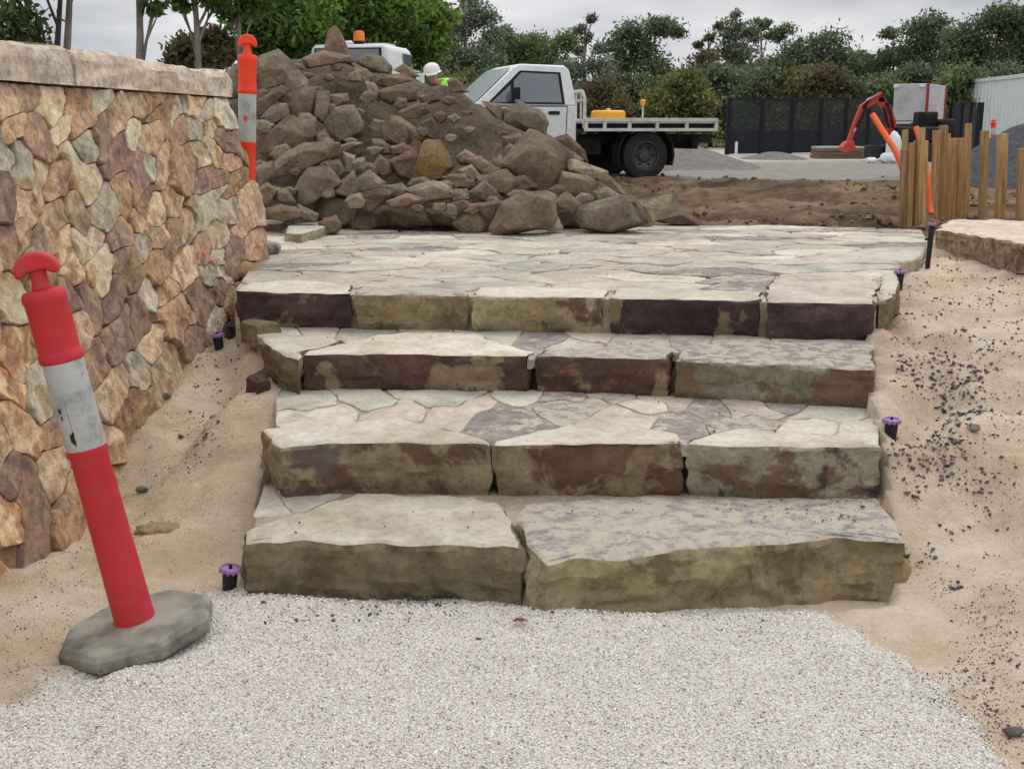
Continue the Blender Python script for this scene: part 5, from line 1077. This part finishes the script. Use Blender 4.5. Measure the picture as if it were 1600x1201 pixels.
# ================================================================== SCREEN FENCE, CONTAINER, TRAILER, EXCAVATOR
blackp = plain('black_post', rgb(24, 25, 30), .7, .3)
solidm = plain('dark_sheet', rgb(30, 32, 44), .7, .3, dirt=rgb(46, 46, 52), dsc=1.2)
t = NT('shade_mesh'); t.fin(rgb(58, 64, 64), .9); trn = t.n('ShaderNodeBsdfTransparent'); ms = t.n('ShaderNodeMixShader'); ms.inputs[0].default_value = .42
t.l(trn.outputs[0], ms.inputs[1]); t.l(t.b.outputs[0], ms.inputs[2]); t.l(ms.outputs[0], t.out.inputs['Surface']); meshm = t.m
def fence(posts, lab, solid=.42):
    b = posts[0][0]; root = empty('screen_fence', b, lab, 'fence')
    for i, (p, h) in enumerate(posts): MB().box((p - b) + Vector((0, 0, h / 2)), (.13, .13, h)).build('post', blackp, root, 30, .01)
    for i in range(len(posts) - 1):
        (p, h), (q, g) = posts[i], posts[i + 1]; p, q = p - b, q - b; u = (q - p).normalized() * .07; p, q = p + u, q - u; nn_ = Vector((-u.y, u.x, 0)).normalized() * .015; up = Vector((0, 0, 1))
        def sl(name, z0, z1, m, k=1.0):
            vs = [p + up * z0, q + up * z0, q + up * z1 * g / h, p + up * z1]; MB().add([v + nn_ * k for v in vs] + [v - nn_ * k for v in vs], [(0, 1, 2, 3), (7, 6, 5, 4), (0, 4, 5, 1), (1, 5, 6, 2), (2, 6, 7, 3), (3, 7, 4, 0)]).build(name, m, root, None)
        sl('lower_sheet', .02, h * solid, solidm); sl('mesh_panel', h * solid + .01, h * .955, meshm, .3); sl('top_rail', h * .96, h * .985, blackp)
def fpost(px, yb, yt, d): b = Q(px, yb, d); t_ = Q(px, yt, d); b.z = min(b.z, .66); return (b, t_.z - b.z)
fence([fpost(1136, 241, 153, 34), fpost(1188, 241, 153, 34.6), fpost(1234, 239, 153, 35.3), fpost(1279, 237, 152, 36), fpost(1318, 234, 152, 36.8), fpost(1353, 232, 152, 37.6), fpost(1385, 231, 153, 38.5)], 'black mesh screen fence with dark lower sheets left of the excavator')
fence([fpost(1482, 235, 160, 33), fpost(1500, 234, 159, 31), fpost(1514, 236, 159, 29.5), fpost(1526, 238, 160, 28)], 'short run of black screen fence in front of the white container', .9)
cont = plain('container_white', rgb(206, 214, 214), .5, .4, dirt=rgb(176, 184, 182), dsc=1.5)
ca, cb2 = Q(1497, 230, 45), Q(1625, 235, 37); ca.z = cb2.z = .65
hC = Q(1497, 127, 45).z - .65
cr_ = empty('shipping_container', ca, 'white corrugated shipping container at the right edge', 'container'); dv = cb2 - ca; Lc = dv.length; u = dv.normalized(); nrm = Vector((u.y, -u.x, 0)); nrm = nrm if nrm.dot(-(ca + cb2)) > 0 else -nrm
prof = []; k = 0.0
while k < Lc - .3:
    prof += [(k + .14, 0), (k + .20, .04), (k + .31, .04), (k + .37, 0)]; k += .37
vs = []
for a, o_ in prof:
    for z in (.14, hC - .1): vs.append(u * a + nrm * (o_ - .03) + Vector((0, 0, z)))
MB().add(vs, [(2 * i, 2 * i + 2, 2 * i + 3, 2 * i + 1) for i in range(len(prof) - 1)]).build('corrugated_side', cont, cr_, 30)
M3 = Matrix((u, -nrm, Vector((0, 0, 1)))).transposed()
for z in (.07, hC - .05): MB().box(u * Lc / 2 + Vector((0, 0, z)), (Lc, .1, .12), M3).build('side_rail', cont, cr_, 30, .01)
for a in (0.06, Lc - .06): MB().box(u * a + Vector((0, 0, hC / 2)), (.14, .14, hC + .004), M3).build('corner_post', cont, cr_, 30, .01)
MB().box(u * .08 - nrm * 0 + nrm * .075 + Vector((0, 0, hC - .12)), (.16, .02, .14), M3).build('corner_casting', blk, cr_, 30)
MB().box(u * Lc / 2 - nrm * 1.25 + Vector((0, 0, hC / 2)), (Lc - .02, 2.3, hC - .06), M3).build('box_body', cont, cr_, 30, .01)
# grey box trailer
gp_ = plain('grey_panel', rgb(182, 180, 182), .5, .4, dirt=rgb(140, 136, 134), dsc=1.2); rp_ = plain('red_trim', rgb(150, 36, 40), .5)
dT = 33.0; a = Q(1391, 235, dT); b_ = Q(1442, 235, dT); w = (b_ - a).x; ztt = Q(1400, 131, dT).z; zb2 = Q(1400, 189, dT).z; g0 = .65
bt = empty('box_trailer', (a.x + w / 2, dT, g0), 'grey box trailer with red corner trim behind the excavator', 'trailer', None, math.radians(-31))
MB().box((0, 1.2, (ztt + zb2) / 2 - g0), (w, 2.4, ztt - zb2)).build('box_body', gp_, bt, 30, .02)
MB().box((w / 2 - .0, -.005, (ztt + zb2) / 2 - g0), (.07, .05, ztt - zb2 + .02)).build('corner_trim', rp_, bt, 30); MB().box((w / 2 + .005, 2.4, (ztt + zb2) / 2 - g0), (.05, .07, ztt - zb2)).build('corner_trim', rp_, bt, 30)
for x in (-w / 2 + .06, w / 2 - .16): MB().box((x, -.02, ztt - g0 - .06), (.14, .06, .09)).build('marker_lamp', wpaint, bt, 30, .01); 
MB().box((0, -.012, zb2 - g0 - .05), (w + .1, .06, .06)).build('lower_rail', alu, bt, 30)
MB().box((0, 1.2, zb2 - g0 - .32), (w * .96, 2.2, .5)).build('under_box', plain('dark_grey_panel', rgb(96, 94, 92), .6), bt, 30, .02)
for x in (-w / 2 + .12, w / 2 - .12):
    wheel(bt, 0, 0, .3, .18).location = (x, .9, .3)
wheel(bt, 0, 0, .3, .18).location = (w * .25, -.12, .62)
for q in bt.children:
    if q.name.startswith('wheel') and q.location.y > 0: q.rotation_euler = (0, math.pi / 2, 0)
# mini excavator
exr = plain('excavator_red', rgb(196, 58, 38), .5, .4, dirt=rgb(146, 84, 68), dsc=6, lo=.48, hi=.7)
dE = 28.0; e0 = Q(1412, 245, dE)
ex_ = empty('mini_excavator', (e0.x, dE, .645), 'small red-orange excavator with folded boom behind the timber pegs', 'excavator')
def el(px, py): q = Q(px, py, dE) - ex_.location; return Vector((q.x, 0, q.z))
def beam(name, pts, ws_, thick, m, par, y=0):
    up_ = []; dn = []
    for i, p in enumerate(pts):
        t_ = (pts[min(i + 1, len(pts) - 1)] - pts[max(0, i - 1)]).normalized(); n_ = Vector((-t_.z, 0, t_.x)); up_.append(p + n_ * ws_[i] / 2); dn.append(p - n_ * ws_[i] / 2)
    return MB().prism([(p.x, p.z) for p in up_ + dn[::-1]], thick).build(name, m, par, 30, .015, (0, y, 0))
bm_ = beam('boom', [el(1394, 222), el(1392, 190), el(1385, 168), el(1372, 153)], [.22, .20, .18, .13], .18, exr, ex_)
ar_ = beam('dipper_arm', [el(1382, 156), el(1365, 156), el(1348, 168), el(1336, 196), el(1324, 224)], [.12, .18, .17, .14, .08], .14, exr, ex_, -.02)
MB().tube([el(1390, 178) + Vector((0, -.13, 0)), el(1383, 160) + Vector((0, -.13, 0))], .04, 10).build('boom_cylinder', blk, ex_, 40)
cy_ = MB().tube([el(1376, 146) + Vector((0, -.1, 0)), el(1358, 156) + Vector((0, -.1, 0))], .045, 10).build('arm_cylinder', exr, ex_, 40); MB().tube([el(1372, 147) + Vector((0, -.11, .03)), el(1352, 159) + Vector((0, -.11, .03))], .022, 8).build('cylinder_rod', alu, cy_, 40)
for pa_, pb_, r_ in ((el(1352, 166), el(1336, 200), .03), (el(1350, 172), el(1332, 206), .018), (el(1386, 200), el(1378, 168), .035)): MB().tube([pa_ + Vector((0, -.12, 0)), pb_ + Vector((0, -.12, 0))], r_, 8).build('hydraulic_ram', alu if r_ < .02 else blk, ex_, 40)
for q_ in range(3): MB().tube([el(1392, 200) + Vector((.02 * q_, -.12, 0)), el(1384, 158 - 3 * q_) + Vector((0, -.13, .04)), el(1366, 150 - 2 * q_) + Vector((0, -.12, .05)), el(1346, 170) + Vector((0, -.11, .03 * q_))], .012, 6).build('hose', blk, ex_, 40)
MB().prism([(q.x, q.z) for q in (el(1320, 222), el(1330, 219), el(1334, 232), el(1322, 238), el(1313, 230))], .4).build('bucket', exr, ex_, 30, .01)
for s in (-1, 1):
    tr_ = [(-.75, .12), (-.62, .0), (.62, .0), (.75, .12), (.75, .26), (.62, .38), (-.62, .38), (-.75, .26)]; MB().prism(tr_, .28).build('track', tyre_m, ex_, 30, .03, (.25, s * .45, 0))
MB().box((.3, 0, .62), (1.2, 1.1, .36)).build('body', blk, ex_, 30, .06); MB().box((-.05, 0, .5), (.5, .5, .3)).build('boom_mount', blk, ex_, 30, .03)
MB().box((.85, 0, .78), (.35, 1.0, .40)).build('counterweight', blk, ex_, 30, .08)
MB().box((-.75, 0, .22), (.06, 1.2, .3)).build('blade', blk, ex_, 30, .02)
MB().box((.45, 0, .9), (.45, .45, .5)).build('seat', blk, ex_, 30, .04)
# slab stack, sacks, gravel heaps, white stake
sl_ = Q(1300, 249, 30.5); st_ = empty('slab_stack', (Q(1309, 240, 30.5).x, 30.5, .64), 'low stack of brown boards with a pale top near the excavator bucket', 'board stack')
wid = 72 * 30.5 / F
for i in range(3): MB().box((0, 0, .05 + i * .085), (wid - .03 * i, .9, .075)).build('board', plain('weathered_board', rgb(120, 100, 84), .85, dirt=rgb(90, 74, 60), dsc=4), st_, 30, .008)
MB().box((.01, 0, .285), (wid * .97, .9, .05)).build('top_board', plain('pale_board', rgb(176, 170, 158), .85), st_, 30, .008)
sackm = plain('white_sack', rgb(222, 226, 226), .7)
for i, (px, py, rx, rz, lab) in enumerate(((1398, 221, .17, .22, 'white sack standing by the excavator'), (1392, 241, .24, .15, 'slumped white sack on the ground by the excavator'), (1362, 243, .12, .08, 'small white bag left of the excavator sacks'))):
    g = Q(px, py, 26.5); bm = bmesh.new(); bmesh.ops.create_icosphere(bm, subdivisions=3, radius=1); zc = g.z if i == 0 else .64 + rz * .7
    if i == 0: rz = (g.z + .2 - .62) / 2; zc = .62 + rz
    for v in bm.verts: v.co = Vector((v.co.x * rx, v.co.y * rx, v.co.z * rz)) * (1 + .3 * noise.noise(v.co * 2.5 + Vector((i * 5, 0, 0)))) + Vector((g.x, 26.5, zc))
    bm.verts.index_update(); tag(wobj('sack', [v.co for v in bm.verts], [tuple(v.index for v in f.verts) for f in bm.faces], sackm, None, None, 180), lab, 'sack'); bm.free()
def heap(name, cx, cy, rx, ry, h, m, lab, seed):
    gy_, gx_ = np.meshgrid(np.linspace(-1.25, 1.25, 60), np.linspace(-1.25, 1.25, 60), indexing='ij'); r = np.hypot(gx_, gy_) + .22 * vnoise(gx_, gy_, 2.2, seed)
    z = np.clip(1 - r, -.3, 1); z = np.where(z > .75, .75 + (z - .75) * .4, z) * h + .035 * h * vnoise(gx_, gy_, 9, seed + 1)
    return tag(big(name, np.stack([cx + gx_.ravel() * rx, cy + gy_.ravel() * ry, .66 + z.ravel()], -1), gridfaces(60, 60), m, smooth=True), lab, 'gravel heap')
bg_ = stone('blue_grey_gravel', [rgb(92, 98, 106), rgb(114, 120, 126), rgb(132, 136, 140)], 12, 60, st=1, dist=.05, contrast=.4)
gg_ = stone('grey_road_base', [rgb(122, 116, 108), rgb(142, 136, 128)], 5, 60, st=1, dist=.04, contrast=.3)
hp_ = Q(1625, 240, 17.5); heap('gravel_heap', hp_.x, 17.5, 1.55, 1.9, Q(1600, 185, 17.5).z - .5, bg_, 'blue-grey gravel heap at the right edge behind the pegs', 61)
h2 = Q(1055, 240, 23); heap('gravel_heap', h2.x, 24.5, 1.9, 3.0, .62, gg_, 'low grey road-base heap behind the flatbed rear wheel', 63)
h3 = Q(1195, 240, 31); heap('gravel_heap', h3.x, 30, .8, 1.0, .2, gg_, 'tiny grey gravel heap in front of the screen fence', 65)
sp = Q(1150, 243, 32); sp.z = .6; tag(MB().prism([(-.035, 0), (.035, 0), (.035, .42), (0, .47), (-.035, .42)], .03).build('survey_stake', wpaint, None, 30, .003, sp), 'small white survey stake by the first screen panel', 'stake')
# clods of turned earth over the dirt beyond the terrace
rs = np.random.RandomState(5); n = 7000
Y = 9.3 + rs.rand(n) ** 1.3 * 10; X = rs.uniform(-.1, .62, n) * Y
k = (vnoise(X, Y, .9, 71) + .5 * vnoise(X, Y, 2.5, 72)) > -.05 + .3 * rs.rand(n); X, Y = X[k], Y[k]
cm = island_mat('earth_clods', [(0, rgb(78, 62, 46)), (.5, rgb(108, 88, 66)), (1, rgb(142, 122, 96))])
tag(pebbles('earth_clods', X, Y, .02 + .10 * rs.rand(len(X)) ** 4, cm, None, .15, 9, .8), 'clods of turned brown earth strewn beyond the terrace', 'earth clods', kind='stuff')
# dark grit lying on the lowest and upper treads
rs = np.random.RandomState(31); A_ = []
for poly, n, z in (([(1090, 785), (1370, 780), (1390, 815), (1240, 820), (1120, 800)], 110, Z1), ([(840, 790), (1380, 780), (1390, 830), (900, 850)], 40, Z1), ([(480, 800), (780, 790), (790, 835), (420, 835)], 22, Z1), ([(450, 612), (1360, 625), (1360, 685), (450, 660)], 60, Z2), ([(400, 365), (1380, 360), (1380, 440), (400, 440)], 160, Z4), ([(420, 515), (1350, 520), (1350, 560), (480, 545)], 40, Z3)):
    w = scatter_px(poly, n, z, seed=n + 7); A_.append(np.c_[w, np.full(len(w), z)])
A_ = np.concatenate(A_); tag(pebbles('tread_grit', A_[:, 0], A_[:, 1], .004 + .013 * rs.rand(len(A_)) ** 2.2, DM, None, .2, 33, .7, A_[:, 2] + .003), 'dark grit lying on the stone treads and terrace', 'grit', kind='stuff')
